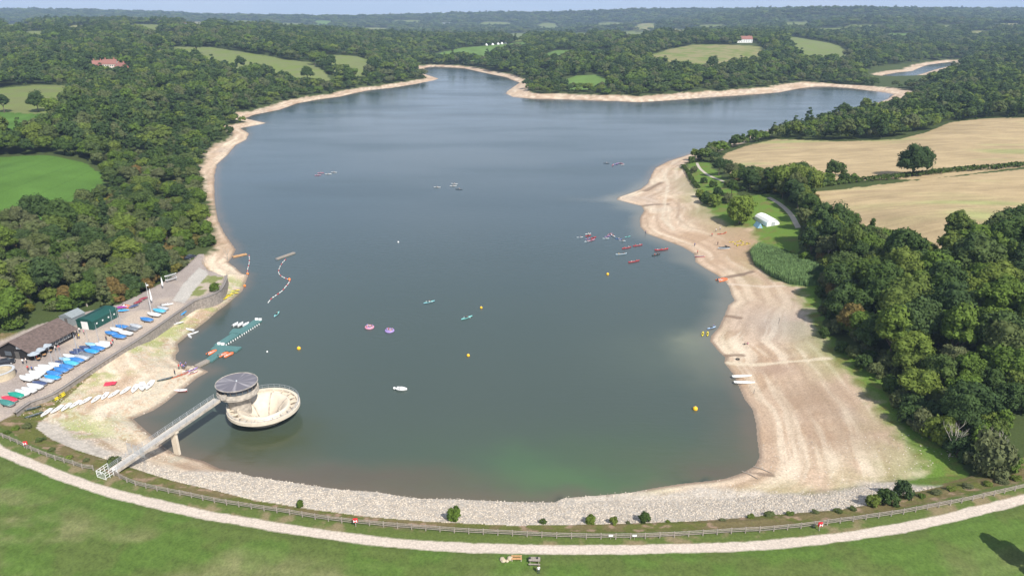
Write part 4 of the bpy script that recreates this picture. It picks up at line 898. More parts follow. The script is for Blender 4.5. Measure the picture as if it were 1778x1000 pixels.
for rr_, zz in ((8.2, 4.35), (8.2, 3.85)): b.torus((0, 0, zz), rr_, .035, 72, 5)
b.build('handrail', M['galv'], ov); 
for i in range(36):
    a = 2 * math.pi * i / 36; q_ = MB(); q_.tube((8.2 * math.cos(a), 8.2 * math.sin(a), 3.3), (8.2 * math.cos(a), 8.2 * math.sin(a), 4.4), .03, n=5); q_.build('handrail_post', M['galv'], ov)
DX, DY = TX - 5.7, TY + .3
tw = thing('valve_tower', 'round concrete valve tower with a flat disc roof, standing in the overflow', 'tower', (DX, DY, 0))
b = MB(); b.lathe([(2.5, -4), (2.5, 3.2), (2.7, 5.4), (3.4, 6.2), (4.6, 6.5), (4.7, 6.6), (4.7, 7.0), (4.78, 7.05), (4.78, 7.15), (4.7, 7.2), (4.7, 7.95), (4.4, 7.95), (4.4, 7.4), (0, 7.4)], n=64); b.build('drum', M['concrete'], tw, True).data.shade_flat()
b = MB(); b.lathe([(3.9, 7.35), (3.9, 9.2)], n=40); b.build('window_band', M['glass'], tw)
for i in range(20):
    a = 2 * math.pi * i / 20; q_ = MB(); q_.box((4.15 * math.cos(a), 4.15 * math.sin(a), 8.3), (.35, .18, 1.9), rz=a); q_.build('pillar', M['shorts'], tw)
b = MB(); b.lathe([(0, 9.5), (4.6, 9.28), (4.72, 9.32), (4.72, 9.1), (4.5, 9.06), (0, 9.1)], n=64)
rm = bpy.data.materials.new('streaked_roof'); rm.use_nodes = True; t_ = rm.node_tree; bs_ = t_.nodes['Principled BSDF']; bs_.inputs['Roughness'].default_value = .45
txc = N(t_, 'ShaderNodeTexCoord'); sep = N(t_, 'ShaderNodeSeparateXYZ'); t_.links.new(txc.outputs['Object'], sep.inputs[0])
an = N(t_, 'ShaderNodeMath', operation='ARCTAN2'); t_.links.new(sep.outputs[1], an.inputs[0]); t_.links.new(sep.outputs[0], an.inputs[1])
ln = N(t_, 'ShaderNodeVectorMath', operation='LENGTH'); t_.links.new(txc.outputs['Object'], ln.inputs[0])
cb = N(t_, 'ShaderNodeCombineXYZ'); t_.links.new(an.outputs[0], cb.inputs[0]); l2 = N(t_, 'ShaderNodeMath', operation='MULTIPLY'); l2.inputs[1].default_value = .12; t_.links.new(ln.outputs['Value'], l2.inputs[0]); t_.links.new(l2.outputs[0], cb.inputs[1])
nn_ = N(t_, 'ShaderNodeTexNoise'); nn_.inputs['Scale'].default_value = 3.1; nn_.inputs['Detail'].default_value = 6; t_.links.new(cb.outputs[0], nn_.inputs['Vector'])
rr2 = N(t_, 'ShaderNodeValToRGB'); rr2.color_ramp.elements[0].position = .50; rr2.color_ramp.elements[0].color = (.15, .14, .16, 1); rr2.color_ramp.elements[1].position = .74; rr2.color_ramp.elements[1].color = (.42, .39, .40, 1); t_.links.new(nn_.outputs['Fac'], rr2.inputs[0]); t_.links.new(rr2.outputs[0], bs_.inputs['Base Color'])
b.build('roof', rm, tw)
b = MB(); b.torus((0, 0, 9.32), 4.72, .09, 64, 6); b.build('roof_rim', M['concrete_stain'], tw); b = MB(); b.ball((0, 0, 9.6), .25, 10, 6); b.build('roof_vent', M['galv'], tw)
b = MB(); b.box((-1.5, -4.5, 7.75), (1.1, .9, .9)); b.build('entrance', M['concrete_stain'], tw)
# footbridge
BA = at(196, 817, 5.6); BB = Vector((DX - 3.6, DY - 3.4, 6.6)); bd_ = (BB - BA).normalized(); bn = Vector((-bd_.y, bd_.x, 0)).normalized(); BLn = (BB - BA).length
br_ = thing('footbridge', 'long grey footbridge from the dam path out to the valve tower', 'footbridge', BA)
O0 = Vector((0, 0, 0)); O1 = BB - BA
b = MB(); b.bar(O0, O1, 1.75, .3); b.build('deck', M['deck_board'], br_)
for s in (-1, 1):
    b = MB(); b.bar(O0 + bn * s * .95 + Vector((0, 0, -.1)), O1 + bn * s * .95 + Vector((0, 0, -.1)), .15, .58); b.build('girder', M['concrete'], br_)
    b = MB()
    for hz in (.45, .75, 1.08): b.bar(O0 + bn * s * .95 + Vector((0, 0, hz + .1)), O1 + bn * s * .95 + Vector((0, 0, hz + .1)), .045, .05)
    b.build('handrail', M['galv'], br_)
    npst = int(BLn / 2.0)
    for i in range(npst + 1): p_ = O0.lerp(O1, i / npst) + bn * s * .95; q_ = MB(); q_.tube(p_, p_ + Vector((0, 0, 1.25)), .04, n=5); q_.build('handrail_post', M['galv'], br_)
pp = at(316, 789, .2); tt = (Vector((pp.x, pp.y, 0)) - Vector((BA.x, BA.y, 0))).dot(Vector((bd_.x, bd_.y, 0))) / (bd_.x ** 2 + bd_.y ** 2)
pz = BA + bd_ * tt
b = MB(); b.box((pz.x - BA.x, pz.y - BA.y, (-1.5 + pz.z - .5) / 2 - BA.z), (1.5, .55, pz.z + 1.0), rz=math.atan2(bn.y, bn.x)); b.box((pz.x - BA.x, pz.y - BA.y, pz.z - .4 - BA.z), (2.4, .8, .35), rz=math.atan2(bn.y, bn.x)); b.build('pier', M['concrete_pale'], br_)
g_ = O0.lerp(O1, .20)
gt_ = thing('security_gate', 'pale steel gate fanning out either side of the footbridge near the dam', 'gate', BA + g_)
for s in (-1, 0, 1):
    b = MB(); w_g = 1.0 if s else 1.05
    c_ = bn * s * 1.75
    for z_ in (.4, 2.2): b.bar(c_ - bn * w_g / 1.6 + Vector((0, 0, z_)), c_ + bn * w_g / 1.6 + Vector((0, 0, z_)), .05, .06)
    for i in range(9): p_ = c_ + bn * (i - 4) / 4 * w_g / 1.6; b.tube(p_ + Vector((0, 0, .3 if s == 0 else -.2)), p_ + Vector((0, 0, 2.25)), .022, n=5)
    b.build('panel', M['galv'], gt_)
g2 = thing('entrance_gate', 'small white steel gate and railing at the dam end of the footbridge', 'gate', BA - bd_ * .9 + Vector((0, 0, -.3)))
for s in (-1, 1):
    b = MB()
    for z_ in (.6, 1.2, 1.7): b.bar(bn * s * 1.2 - bd_ * 1.6 + Vector((0, 0, z_)), bn * s * 1.2 + bd_ * .9 + Vector((0, 0, z_)), .07, .07)
    for k_ in (-1.6, -.75, .1, .9): b.tube(bn * s * 1.2 + bd_ * k_, bn * s * 1.2 + bd_ * k_ + Vector((0, 0, 1.75)), .05, n=6)
    b.build('side_railing', M['white_paint'], g2)
b = MB()
for z_ in (.3, 1.7): b.bar(-bn * 1.15 - bd_ * 1.6 + Vector((0, 0, z_)), bn * 1.15 - bd_ * 1.6 + Vector((0, 0, z_)), .07, .07)
for i in range(9): b.tube(bn * (i - 4) * .28 - bd_ * 1.6 + Vector((0, 0, .1)), bn * (i - 4) * .28 - bd_ * 1.6 + Vector((0, 0, 1.75)), .02, n=4)
b.build('gate_leaf', M['white_paint'], g2)

# ------------------------------------------------------------------ fences along the dam
def post_rail(px, label, sp=2.55):
    L0 = [hit(*p) for p in px]; P = smooth_line([tuple(p) for p in L0], 5); base = Vector(L0[0]); t = thing('wooden_fence', label, 'fence', base)
    acc = 0; pts = [Vector(P[0])]; last_ = Vector(P[0])
    for a_, b_ in zip(P[:-1], P[1:]):
        a_ = Vector(a_); b_ = Vector(b_); seg = (b_ - a_).length; d_ = 0
        while acc + seg - d_ >= sp: d_ += sp - acc; acc = 0; pts.append(a_.lerp(b_, d_ / seg))
        acc += seg - d_
    for p in pts:
        p.z = hf(p.x, p.y); r = p - base; q_ = MB(); q_.box((r.x, r.y, r.z + .55 + rnd.uniform(-.03, .05)), (.17, .17, 1.35)); q_.build('post', M['wood_grey'], t)
    for hz in (.45, .80, 1.1):
        q_ = MB()
        for a_, b_ in zip(pts[:-1], pts[1:]): q_.bar(a_ - base + Vector((0, 0, hz + rnd.uniform(-.03, .03))), b_ - base + Vector((0, 0, hz + rnd.uniform(-.03, .03))), .06, .13)
        q_.build('rail', M['wood_grey'], t)
    return pts
post_rail([(-30,745),(0,758),(31,771),(56,783),(97,799),(125,807),(157,817),(176,811)], 'grey post and rail fence ending at the white footbridge gate')
post_rail([(196,824),(230,841),(271,851.5),(329,863),(369.5,872),(435,883),(501,893),(546,901),(594,907.5),(642,912.5),(716,919),(792,925),(868,929),(971,934),(1050,935.5),(1125,934.5),(1204,930.5),(1280,925.5),(1330,923),(1400,916),(1451,909),(1496,903),(1564,893),(1627,881),(1688,869),(1778,848),(1830,835)], 'long grey post and rail fence curving along the dam path')
for px_i, py_i, lab in [(47, 779, 'red lifebuoy station on the fence at the left end of the dam'), (618, 914, 'red lifebuoy station on the dam fence left of centre'), (1422, 921, 'red lifebuoy station beside the path at the right of the dam')]:
    p = hit(px_i, py_i); t = thing('lifebuoy_station', lab, 'lifebuoy', p, .15)
    q_ = MB(); q_.box((0, 0, .5), (.12, .12, 1.6)); q_.build('post', M['wood_grey'], t)
    q_ = MB(); q_.box((0, -.05, 1.45), (.8, .14, .8)); q_.build('backboard', M['red_gloss'], t); q_ = MB(); q_.torus((0, -.22, 1.45),   .28, .08, 20, 8, 'Y'); q_.build('lifebuoy', M['red_gloss'], t, True)
    q_ = MB(); q_.box((-.24, -.34, 1.45), (.12, .03, .5)); q_.box((.24, -.34, 1.45), (.12, .03, .5)); q_.box((0, -.30, 1.45), (.5, .03, .12)); q_.build('white_band', M['white_paint'], t)
for px_i, lab in ((1060, 'small white notice on the dam fence, the left of a pair'), (1101, 'small white notice on the dam fence, the right of a pair')):
    p = hit(px_i, 935); t = thing('notice_board', lab, 'sign', p + Vector((0, -.2, 0))); q_ = MB(); q_.box((0, 0, .85), (.75, .04, .38)); q_.build('panel', M['white_paint'], t); q_ = MB(); q_.box((0, .06, .5), (.08, .06, 1.0)); q_.build('stake', M['wood_grey'], t)

# bench, picnic table, log pile, person on the lawn
p = hit(897, 973); t = thing('bench', 'brown wooden bench on the grass below the dam path', 'bench', p)
q_ = MB(); [q_.box((0, y_, .45), (1.75, .13, .05)) for y_ in (-.16, 0, .16)]; q_.build('seat', M['wood_tan'], t)
q_ = MB(); [q_.box((0, .3, z_), (1.75, .04, .13)) for z_ in (.65, .85)]; q_.build('backrest', M['wood_tan'], t)
for x_ in (-.75, .75): q_ = MB(); q_.box((x_, .05, .22), (.09, .5, .45)); q_.box((x_, .33, .6), (.08, .06, .65)); q_.build('leg', M['concrete_pale'], t)
p = hit(928, 977); t = thing('picnic_table', 'grey wooden picnic table on the grass next to the bench', 'picnic table', p, -.05)
q_ = MB(); [q_.box((0, y_, .75), (1.9, .15, .05)) for y_ in (-.32, -.16, 0, .16, .32)]; q_.build('table_top', M['wood_grey'], t)
for s in (-1, 1): q_ = MB(); [q_.box((0, s * .78 + y_, .45), (1.9, .12, .05)) for y_ in (-.07, .07)]; q_.build('seat', M['wood_grey'], t)
for x_ in (-.7, .7): q_ = MB(); q_.bar((x_, -.7, 0), (x_, -.25, .75), .06, .1); q_.bar((x_, .7, 0), (x_, .25, .75), .06, .1); q_.bar((x_, -.85, .4), (x_, .85, .4), .06, .1); q_.build('leg', M['wood_grey'], t)
for dx, lab in ((-.75, 'dark bag at the left end of the picnic table top'), (.45, 'dark bag near the right end of the picnic table top')):
    q_ = MB(); q_.box((0, 0, .14), (.32, .26, .28), taper=.7); q_.tube((-.1, 0, .28), (.1, 0, .28), .02, n=6); o = q_.build('bag', M['black']); o.location = p + Vector((dx, .2, .775)); meta(o, lab, 'bag', None)
p = hit(880, 973); rg_ = random.Random(4); t = thing('stone_heap', 'heap of pale rocks on the grass left of the bench', 'rocks', p)
for i in range(9):
    q_ = MB(); r_ = rg_.uniform(.25, .5); q_.ball((rg_.uniform(-.9, .9), rg_.uniform(-.5, .5), r_ * .5), r_, 7, 4, .7); q_.build('rock', M['stone_tan'], t)
person(hit(935, 996), 1.75, 'person in a white top and dark trousers standing by the picnic table', 'shirt_white')

# ------------------------------------------------------------------ boat park wall, buildings
Wp = smooth_line(WALL, 3)
t = thing('retaining_wall', 'long stone retaining wall with a rail between boat park and beach', 'wall', (WALL[0][0], WALL[0][1], 0)); bx_, by_ = WALL[0]
v_, f_ = [], []
for i, p in enumerate(Wp):
    q0 = Wp[max(i - 1, 0)]; q1 = Wp[min(i + 1, len(Wp) - 1)]; d_ = Vector((q1[0] - q0[0], q1[1] - q0[1], 0)).normalized(); n_v = Vector((d_.y, -d_.x, 0))
    for s_, z_ in ((1.0, .5), (.75, 4.62), (-.1, 4.62), (-.1, 3.5)): v_.append((p[0] - bx_ + n_v.x * s_, p[1] - by_ + n_v.y * s_, z_))
for i in range(len(Wp) - 1):
    for j in range(3): a = i * 4 + j; f_.append((a, a + 1, a + 5, a + 4))
b = MB(); b.add(v_, f_); b.build('masonry', M['stone_wall'], t)
b = MB(); 
for i in range(len(Wp) - 1):
    a_ = Vector(v_[i * 4 + 1]); b_ = Vector(v_[i * 4 + 5]); a_.z = b_.z = 4.72; b.bar(a_, b_, .5, .14)
b.build('coping', M['cap'], t)
b = MB()
for i in range(len(Wp) - 1):
    a_ = Vector(v_[i * 4 + 1]); b_ = Vector(v_[i * 4 + 5]); a_.z = b_.z = 5.55; b.bar(a_, b_, .06, .06); a_.z = b_.z = 5.15; b.bar(a_, b_, .05, .05); b.tube((a_.x, a_.y, 4.7), (a_.x, a_.y, 5.6), .04, n=5)
b.build('railing', M['cap'], t)

E1 = at(51, 612.5, 7.0); E2 = at(131.6, 570.5, 7.0); ax = (E2 - E1); Lc = math.hypot(ax.x, ax.y); ang = math.atan2(ax.y, ax.x)
cl = thing('clubhouse', 'long dark timber clubhouse with a brown tiled gable roof', 'building', (E1.x, E1.y, 4.4), ang)
Wd_ = 11.0
b = MB(); b.box((Lc / 2, Wd_ / 2, 1.3), (Lc - 1.0, Wd_ - 1.0, 2.6)); b.build('wall', M['timber_black'], cl)
for x_ in (.5, Lc - .5): b = MB(); b.add([(x_ - .04, .5, 2.58), (x_ - .04, Wd_ - .5, 2.58), (x_ - .04, Wd_ / 2, 5.2), (x_ + .04, .5, 2.58), (x_ + .04, Wd_ - .5, 2.58), (x_ + .04, Wd_ / 2, 5.2)], [(0, 1, 2), (5, 4, 3), (0, 3, 4, 1), (1, 4, 5, 2), (2, 5, 3, 0)]); b.build('gable', M['timber_black'], cl)
b = MB(); rz0, rz1 = 2.55, 5.35
b.add([(-.3, -.4, rz0), (Lc + .3, -.4, rz0), (Lc + .3, Wd_ / 2, rz1), (-.3, Wd_ / 2, rz1), (-.3, Wd_ + .4, rz0), (Lc + .3, Wd_ + .4, rz0), (-.3, -.4, rz0 - .18), (Lc + .3, -.4, rz0 - .18), (Lc + .3, Wd_ / 2, rz1 - .18), (-.3, Wd_ / 2, rz1 - .18), (-.3, Wd_ + .4, rz0 - .18), (Lc + .3, Wd_ + .4, rz0 - .18)],
      [(0, 1, 2, 3), (3, 2, 5, 4), (6, 9, 8, 7), (9, 10, 11, 8), (0, 6, 7, 1), (4, 5, 11, 10), (0, 3, 9, 6), (3, 4, 10, 9), (1, 7, 8, 2), (2, 8, 11, 5)]); b.build('roof', M['roof_brown'], cl)
for i in range(9):
    x_ = 1.8 + i * (Lc - 4) / 8; w_o = MB(); w_o.box((x_, .46, 1.5), (1.1, .1, 1.1)); w_ = w_o.build('window', M['white_paint'], cl); q_ = MB(); q_.box((x_, .39, 1.5), (.9, .05, .9)); q_.build('pane', M['glass'], w_)
b = MB(); b.box((.42, Wd_ * .42, 1.1), (.1, 1.3, 2.2)); b.build('door', M['shorts'], cl); b = MB(); b.box((.40, Wd_ * .30, 3.4), (.08, 2.2, .55)); b.build('sign_panel', M['white_paint'], cl)
b = MB(); b.box((.42, Wd_ * .68, 1.4), (.1, 2.0, 1.2)); b.build('window', M['glass'], cl)
for k_, (px_i, py_i) in enumerate([(72, 620), (82.5, 613), (62, 627)]):
    p = at(px_i, py_i, 4.5); t = thing('parasol', ['grey parasol in front of the clubhouse, the middle of three', 'grey parasol in front of the clubhouse, farthest of three', 'grey parasol in front of the clubhouse, nearest of three'][k_], 'parasol', p)
    q_ = MB(); q_.lathe([(1.5, 2.15), (1.5, 2.25), (0.02, 2.8)], n=8); q_.build('canopy', M['parasol'], t); q_ = MB(); q_.tube((0, 0, 0), (0, 0, 2.8), .04, n=6); q_.build('pole', M['galv'], t)
    t = thing('cafe_table', ['small round table under the middle parasol', 'small round table under the farthest parasol', 'small round table under the nearest parasol'][k_], 'table', p + Vector((.7, .3, 0))); q_ = MB(); q_.tube((0, 0, .7), (0, 0, .75), .5, n=14); q_.build('table_top', M['wood_tan'], t); q_ = MB(); q_.tube((0, 0, 0), (0, 0, .7), .05, n=6); q_.tube((0, 0, 0), (0, 0, .04), .3, n=10); q_.build('leg', M['black'], t)
def shed(pxa, pxb, width, h, wall, roof, name, label, cat, kind='barrel', extra=None):
    A_ = at(*pxa, 4.5); B_ = at(*pxb, 4.5); d_ = B_ - A_; L = d_.length; t = thing(name, label, cat, (A_.x, A_.y, 4.4), math.atan2(d_.y, d_.x))
    b = MB(); b.box((L / 2, width / 2, h / 2), (L, width, h)); b.build('wall', wall, t)
    b = MB(); P_ = [(-.1 + (width + .2) * (.5 - .5 * math.cos(math.pi * i / 8)), h + (.9 if kind == 'barrel' else .5) * math.sin(math.pi * i / 8)) for i in range(9)] if kind == 'barrel' else [(-.2, h), (width / 2, h + 1.2), (width + .2, h)]
    n_p = len(P_); V = [(x_, y_, z_ + o_) for x_ in (-.15, L + .15) for (y_, z_) in P_ for o_ in (0.0,)]
    Fc = [(i, i + 1, n_p + i + 1, n_p + i) for i in range(n_p - 1)] + [tuple(range(n_p)), tuple(range(2 * n_p - 1, n_p - 1, -1))]; b.add(V, Fc); b.build('roof', roof, t)
    if extra: extra(t, L, width, h)
    return t
def ex1(t, L, w, h):
    b = MB(); b.box((-.06, w * .5, 1.3), (.1, 2.2, 2.4)); b.build('door', M['white_paint'], t)
    for i in range(4): b = MB(); b.box((1.5 + i * (L - 3) / 3, -.05, 1.6), (.45, .08, .4)); b.build('vent', M['white_paint'], t)
    b = MB(); b.add([(L * .1, w * .62, h + .95), (L * .9, w * .62, h + .95), (L * .9, w * .95, h + .42), (L * .1, w * .95, h + .42)], [(0, 1, 2, 3)]); b.add([(L * .1, w * .62, h + .90), (L * .9, w * .62, h + .90), (L * .9, w * .95, h + .37), (L * .1, w * .95, h + .37)], [(3, 2, 1, 0)]); b.build('roof_light', M['solar'], t)
shed((163, 573), (206, 550), 5.5, 2.6, M['teal_shed'], M['teal_shed'], 'boat_shed', 'dark green metal boat shed with a curved roof beyond the clubhouse', 'shed', 'barrel', ex1)
def ex2(t, L, w, h):
    b = MB(); b.box((-.06, w * .5, 1.2), (.1, 1.0, 2.0)); b.build('door', M['shorts'], t); b = MB(); b.box((L * .5, -.05, 1.5), (1.2, .08, .8)); b.build('window', M['glass'], t)
shed((128, 566), (150, 556), 5.0, 2.6, M['roof_grey'], M['roof_grey'], 'store_shed', 'grey-green store shed between the clubhouse and the green boat shed', 'shed', 'gable', ex2)
p = at(3, 655, 4.5); t = thing('stone_planter', 'curved tan stone wall round a raised terrace at the left edge', 'wall', p)
b = MB(); b.lathe([(3.1, 0), (3.1, 1.9), (2.7, 1.9), (2.7, 1.5), (0, 1.5)], n=32); b.build('drum_wall', M['stone_tan'], t); b = MB(); b.lathe([(3.2, 1.9), (3.2, 2.02), (2.6, 2.02), (2.6, 1.9)], n=32); b.build('coping', M['deck_grey'], t)
def car(px_i, py_i, rz, label, m_):
    p = at(px_i, py_i, 4.5); t = thing('parked_car', label, 'car', p, rz)
    b = MB(); prof = [(-2.1, .35), (-2.15, .85), (-1.9, 1.0), (-1.3, 1.05), (-.9, 1.45), (.6, 1.48), (1.2, 1.0), (1.95, .88), (2.15, .7), (2.15, .35)]; n_p = len(prof)
    V = [(x_, s * (.88 if z_ < 1.1 else .72), z_) for s in (-1, 1) for x_, z_ in prof]; b.add(V, [tuple(range(n_p)), tuple(range(2 * n_p - 1, n_p - 1, -1))] + [(i, (i + 1) % n_p, n_p + (i + 1) % n_p, n_p + i) for i in range(n_p)]); b.build('body', m_, t)
    b = MB(); b.add([(.62, -.66, 1.46), (.62, .66, 1.46), (1.2, .74, 1.03), (1.2, -.74, 1.03)], [(0, 1, 2, 3)]); o = b.build('windscreen', M['glass'], t); o.location = (.03, 0, .03)
    for x_ in (-1.3, 1.35):
        for s in (-1, 1): q_ = MB(); q_.tube((x_, s * .74, .33), (x_, s * .94, .33), .33, n=14); w_ = q_.build('wheel', M['tyre'], t); q_ = MB(); q_.tube((x_, s * .93, .33), (x_, s * .96, .33), .2, n=10); q_.build('rim', M['alu'], w_)
    for s in (-1, 1): q_ = MB(); q_.box((2.13, s * .6, .68), (.08, .3, .14)); q_.build('headlight', M['white_paint'], t)
car(10, 632, .5, 'dark car parked at the left edge behind the tan stone wall', M['car_dark']); car(331, 449, 1.25, 'dark car parked on the lane above the slipway', M['car_dark'])

# ------------------------------------------------------------------ dinghies in the boat park
Z1 = lambda x, y: (x / 7.142, 560 + y / 7.142)
Z2 = lambda x, y: (180 + x / 6.838, 420 + y / 6.838)
PARK = [ # bow x,y, stern x,y, colour, mast, zoom frame
 (205,870,350,925,'white',0,Z1),(280,842,440,885,'white',0,Z1),(340,795,530,842,'white',0,Z1),(410,762,570,795,'navy',0,Z1),(235,690,430,750,'white',0,Z1),(500,728,660,755,'pale grey',0,Z1),(330,675,490,715,'white',0,Z1),
 (560,690,740,722,'bright blue',0,Z1),(360,635,555,680,'white',0,Z1),(575,635,765,680,'blue',0,Z1),(430,590,600,640,'white',0,Z1),(680,592,835,635,'blue',0,Z1),(475,562,670,598,'white',0,Z1),(740,552,895,598,'blue',1,Z1),(612,530,760,560,'white',1,Z1),
 (790,510,975,552,'light cyan',0,Z1),(690,500,800,525,'navy',1,Z1),(740,465,880,492,'pale blue',0,Z1),(880,468,1030,512,'blue',0,Z1),(790,425,930,450,'white',0,Z1),(930,440,1095,482,'pale grey',1,Z1),(868,385,1010,412,'navy',0,Z1),(985,405,1145,445,'dark grey',0,Z1),(915,355,1050,378,'navy',1,Z1),
 (1050,362,1220,402,'bright blue',0,Z1),(985,318,1110,340,'navy',0,Z1),(1110,325,1300,365,'blue',0,Z1),(1065,280,1190,305,'pale blue',1,Z1),(1180,288,1360,330,'white',1,Z1),(1230,268,1385,292,'white',0,Z1),
 (1310,140,1450,172,'blue',0,Z1),(1385,180,1560,215,'blue',0,Z1),(1475,140,1640,172,'white',1,Z1),(1375,95,1510,130,'white',1,Z1),(1440,62,1585,88,'blue',1,Z1),(1565,85,1700,118,'dark grey',0,Z1),(1620,50,1750,85,'pale grey',0,Z1),
 (430,925,590,965,'blue',0,Z2),(520,870,675,900,'white',1,Z2),(590,825,730,858,'light cyan',0,Z2),(645,795,760,822,'pale grey',0,Z2),
 (90,900,320,955,'green',0,Z1),(25,950,210,1010,'red',0,Z1),(-10,985,180,1060,'teal',0,Z1)]
CM = {'white': 'cover_white', 'navy': 'cover_navy', 'pale grey': 'cover_grey', 'bright blue': 'cover_bright', 'blue': 'cover_blue', 'light cyan': 'cover_cyan', 'pale blue': 'cover_pale', 'dark grey': 'cover_dark', 'green': 'cover_green', 'red': 'cover_red', 'teal': 'cover_teal'}
PARK.sort(key=lambda r: -(r[6](r[0], r[1])[1] + r[6](r[2], r[3])[1]))
ORD = ['nearest', 'second', 'third', 'fourth', 'fifth', 'sixth', 'seventh', 'eighth', 'ninth', 'tenth', 'eleventh', 'twelfth', 'thirteenth', 'fourteenth', 'fifteenth', 'sixteenth', 'seventeenth']
cnt = {}
for x0, y0, x1, y1, c_, ms, Zf in PARK:
    k_ = cnt.get(c_, 0); cnt[c_] = k_ + 1; tot = sum(1 for r in PARK if r[4] == c_)
    lab = f'{c_} covered dinghy in the boat park' + (f', {ORD[k_]} such from the dam' if tot > 1 else ', near the dam end')
    if ms: lab += ', mast up'
    boat2('covered_mast' if ms else 'covered', Zf(x1, y1), Zf(x0, y0), lab, 'dinghy', 'covered dinghies parked in the boat park', 4.5, {'cover': CM[c_]}, .72, 1.12)
for (pa, pb, k_, c_, lab) in [(Z2(690,765), Z2(830,745), 'motor', None, 'white motorboat on the hard at the far end of the boat park'), (Z2(320,790), Z2(405,765), 'covered', 'cover_navy', 'navy and white dinghy beside the trees beyond the green shed'),
        (Z2(390,740), Z2(440,720), 'covered', 'maroon', 'maroon covered boat under the trees, nearer of two'), (Z2(440,700), Z2(515,675), 'covered', 'maroon', 'maroon covered boat under the trees, farther of two'),
        (Z2(180,835), Z2(300,825), 'covered', 'cover_bright', 'bright blue covered boat at the end of the green shed'), (Z2(185,795), Z2(260,790), 'covered', 'cover_purple', 'purple covered boat behind the bright blue one by the shed'), (Z2(230,765), Z2(320,785), 'rib', None, 'orange inflatable boat near the end of the green shed')]:
    boat2(k_, pa, pb, lab, 'boat', None, 4.5, {'cover': c_} if c_ else None, .7, 1.2)
# rack with white canoes under the trees
p = at(298, 489, 4.5); t = thing('boat_rack', 'grey metal boat rack at the edge of the trees by the lane', 'rack', p, .9)
b = MB()
for x_ in (-1.5, 1.5):
    for y_ in (-.6, .6): b.tube((x_, y_, 0), (x_, y_, 2.2), .05, n=6)
    for z_ in (.7, 1.5, 2.2): b.bar((x_, -.7, z_), (x_, .7, z_), .06, .06)
for y_ in (-.6, .6): b.bar((-1.5, y_, 2.1), (1.5, y_, 2.1), .06, .06)
b.build('frame', M['galv'], t)
boat('canoe', p + Vector((0, 0, 2.2)), .9, 'white canoe on top of the metal boat rack', 'canoe', None, .85, {'hull': 'gel_white', 'gunwale': 'gel_white'})
boat('canoe', p + Vector((0, 0, .75)), .9, 'white canoe on the lowest shelf of the metal boat rack', 'canoe', None, .85, {'hull': 'gel_white', 'gunwale': 'gel_white'})
# masts and sails standing alone
for (x, y, h_, lab) in [(264.5, 528, 5.5, 'white furled sail standing upright on the lane beside the trees'), (283.5, 502, 4.5, 'white furled sail standing upright near the boat rack')]:
    p = at(x, y, 4.5); t = thing('furled_sail', lab, 'sail', p); b = MB(); b.tube((0, 0, 0), (0, 0, h_), .04, .03, 6); b.build('mast', M['alu'], t); b = MB(); b.lathe([(.05, 1.0), (.30, 1.6), (.22, 3.0), (.06, h_ - .3)], n=8); b.build('sail', M['canvas'], t)
p = at(263, 542, 4.5); t = thing('flagpole', 'tall white flagpole at the edge of the boat park', 'flagpole', p); b = MB(); b.tube((0, 0, 0), (0, 0, 9.5), .08, .04, 8); b.ball((0, 0, 9.55), .1, 8, 6); b.build('pole', M['white_paint'], t); b = MB(); b.box((.35, 0, 8.9), (.7, .04, .45)); b.build('flag', M['canvas'], t)
# people in the boat park
for (x, y, sh, lab) in [(1045,150,'shirt_pink','person in pink walking across the boat park past the green shed'),(990,125,'shirt_white','person in white standing at the shed doors'),(955,130,'shirt_blue','person in blue standing by the clubhouse corner'),(965,205,'shirt_black','person in black standing between clubhouse and masts'),(985,200,'shirt_yellow','person in yellow beside the person in black'),(735,345,'shirt_red','person in red standing in front of the clubhouse'),(692,350,'shirt_white','person in white seen in front of the clubhouse windows'),
        (352,598,'shirt_red','person in red walking in the boat park near the stone wall'),(402,605,'shirt_blue','person in blue walking beside the one in red'),(1322,225,'shirt_black','person in black standing among the masts'),(1385,300,'shirt_red','person in red beside the white dinghies, nearer'),(1405,262,'shirt_red','person in red beside the blue dinghies'),(330,505,'shirt_white','person in white by the parked motorbike corner'),(288,515,'shirt_white','person in white at the terrace steps'),(465,470,'shirt_red','person in red sitting area under the parasols')]:
    person(at(*Z1(x, y), 4.5), rnd.uniform(0, 6.2), lab.replace(' by the parked motorbike corner', ' near the end of the clubhouse').replace('sitting area under', 'standing by'), sh)

# ------------------------------------------------------------------ left beach
ROW = [((72,725),(89,711.5)),((91,718),(106.5,707)),((108.5,715),(121.5,702.5)),((123,709.5),(138.6,698)),((140,703),(156,693)),((159.5,701),(173.5,689)),((177,696),(187,683)),((189,691.5),(205,681)),((208.5,686.5),(225.5,674)),((230,684.5),(238.5,669.5)),((248,681.5),(247,665.5)),((254,679),(265.8,663))]
for i, (a_, b_) in enumerate(ROW):
    boat2('laser', b_, a_, f'white open dinghy in the row on the beach, {ORD[i]} from the dam' if i else 'white open dinghy in the row on the beach, nearest the dam', 'dinghy', 'white dinghies in a row on the left beach', None, {}, .85, 1.15, .03)
W_ = {'hull': 'gel_white', 'deck': 'gel_white'}
boat2('canoe', (39,713.6), (71,708), 'dark green canoe on the slip, nearest the boat park wall', 'canoe', None, dz=.03); boat2('canoe', (45,725.5), (73,719), 'dark green canoe half hidden by weeds below the row of dinghies', 'canoe', None, dz=.03)
boat2('canoe', (274,662), (300,657), 'dark green canoe beside the orange boats on the beach point', 'canoe', None, dz=.03)
Z5 = lambda x, y: (200 + x / 6.838, 540 + y / 6.838)
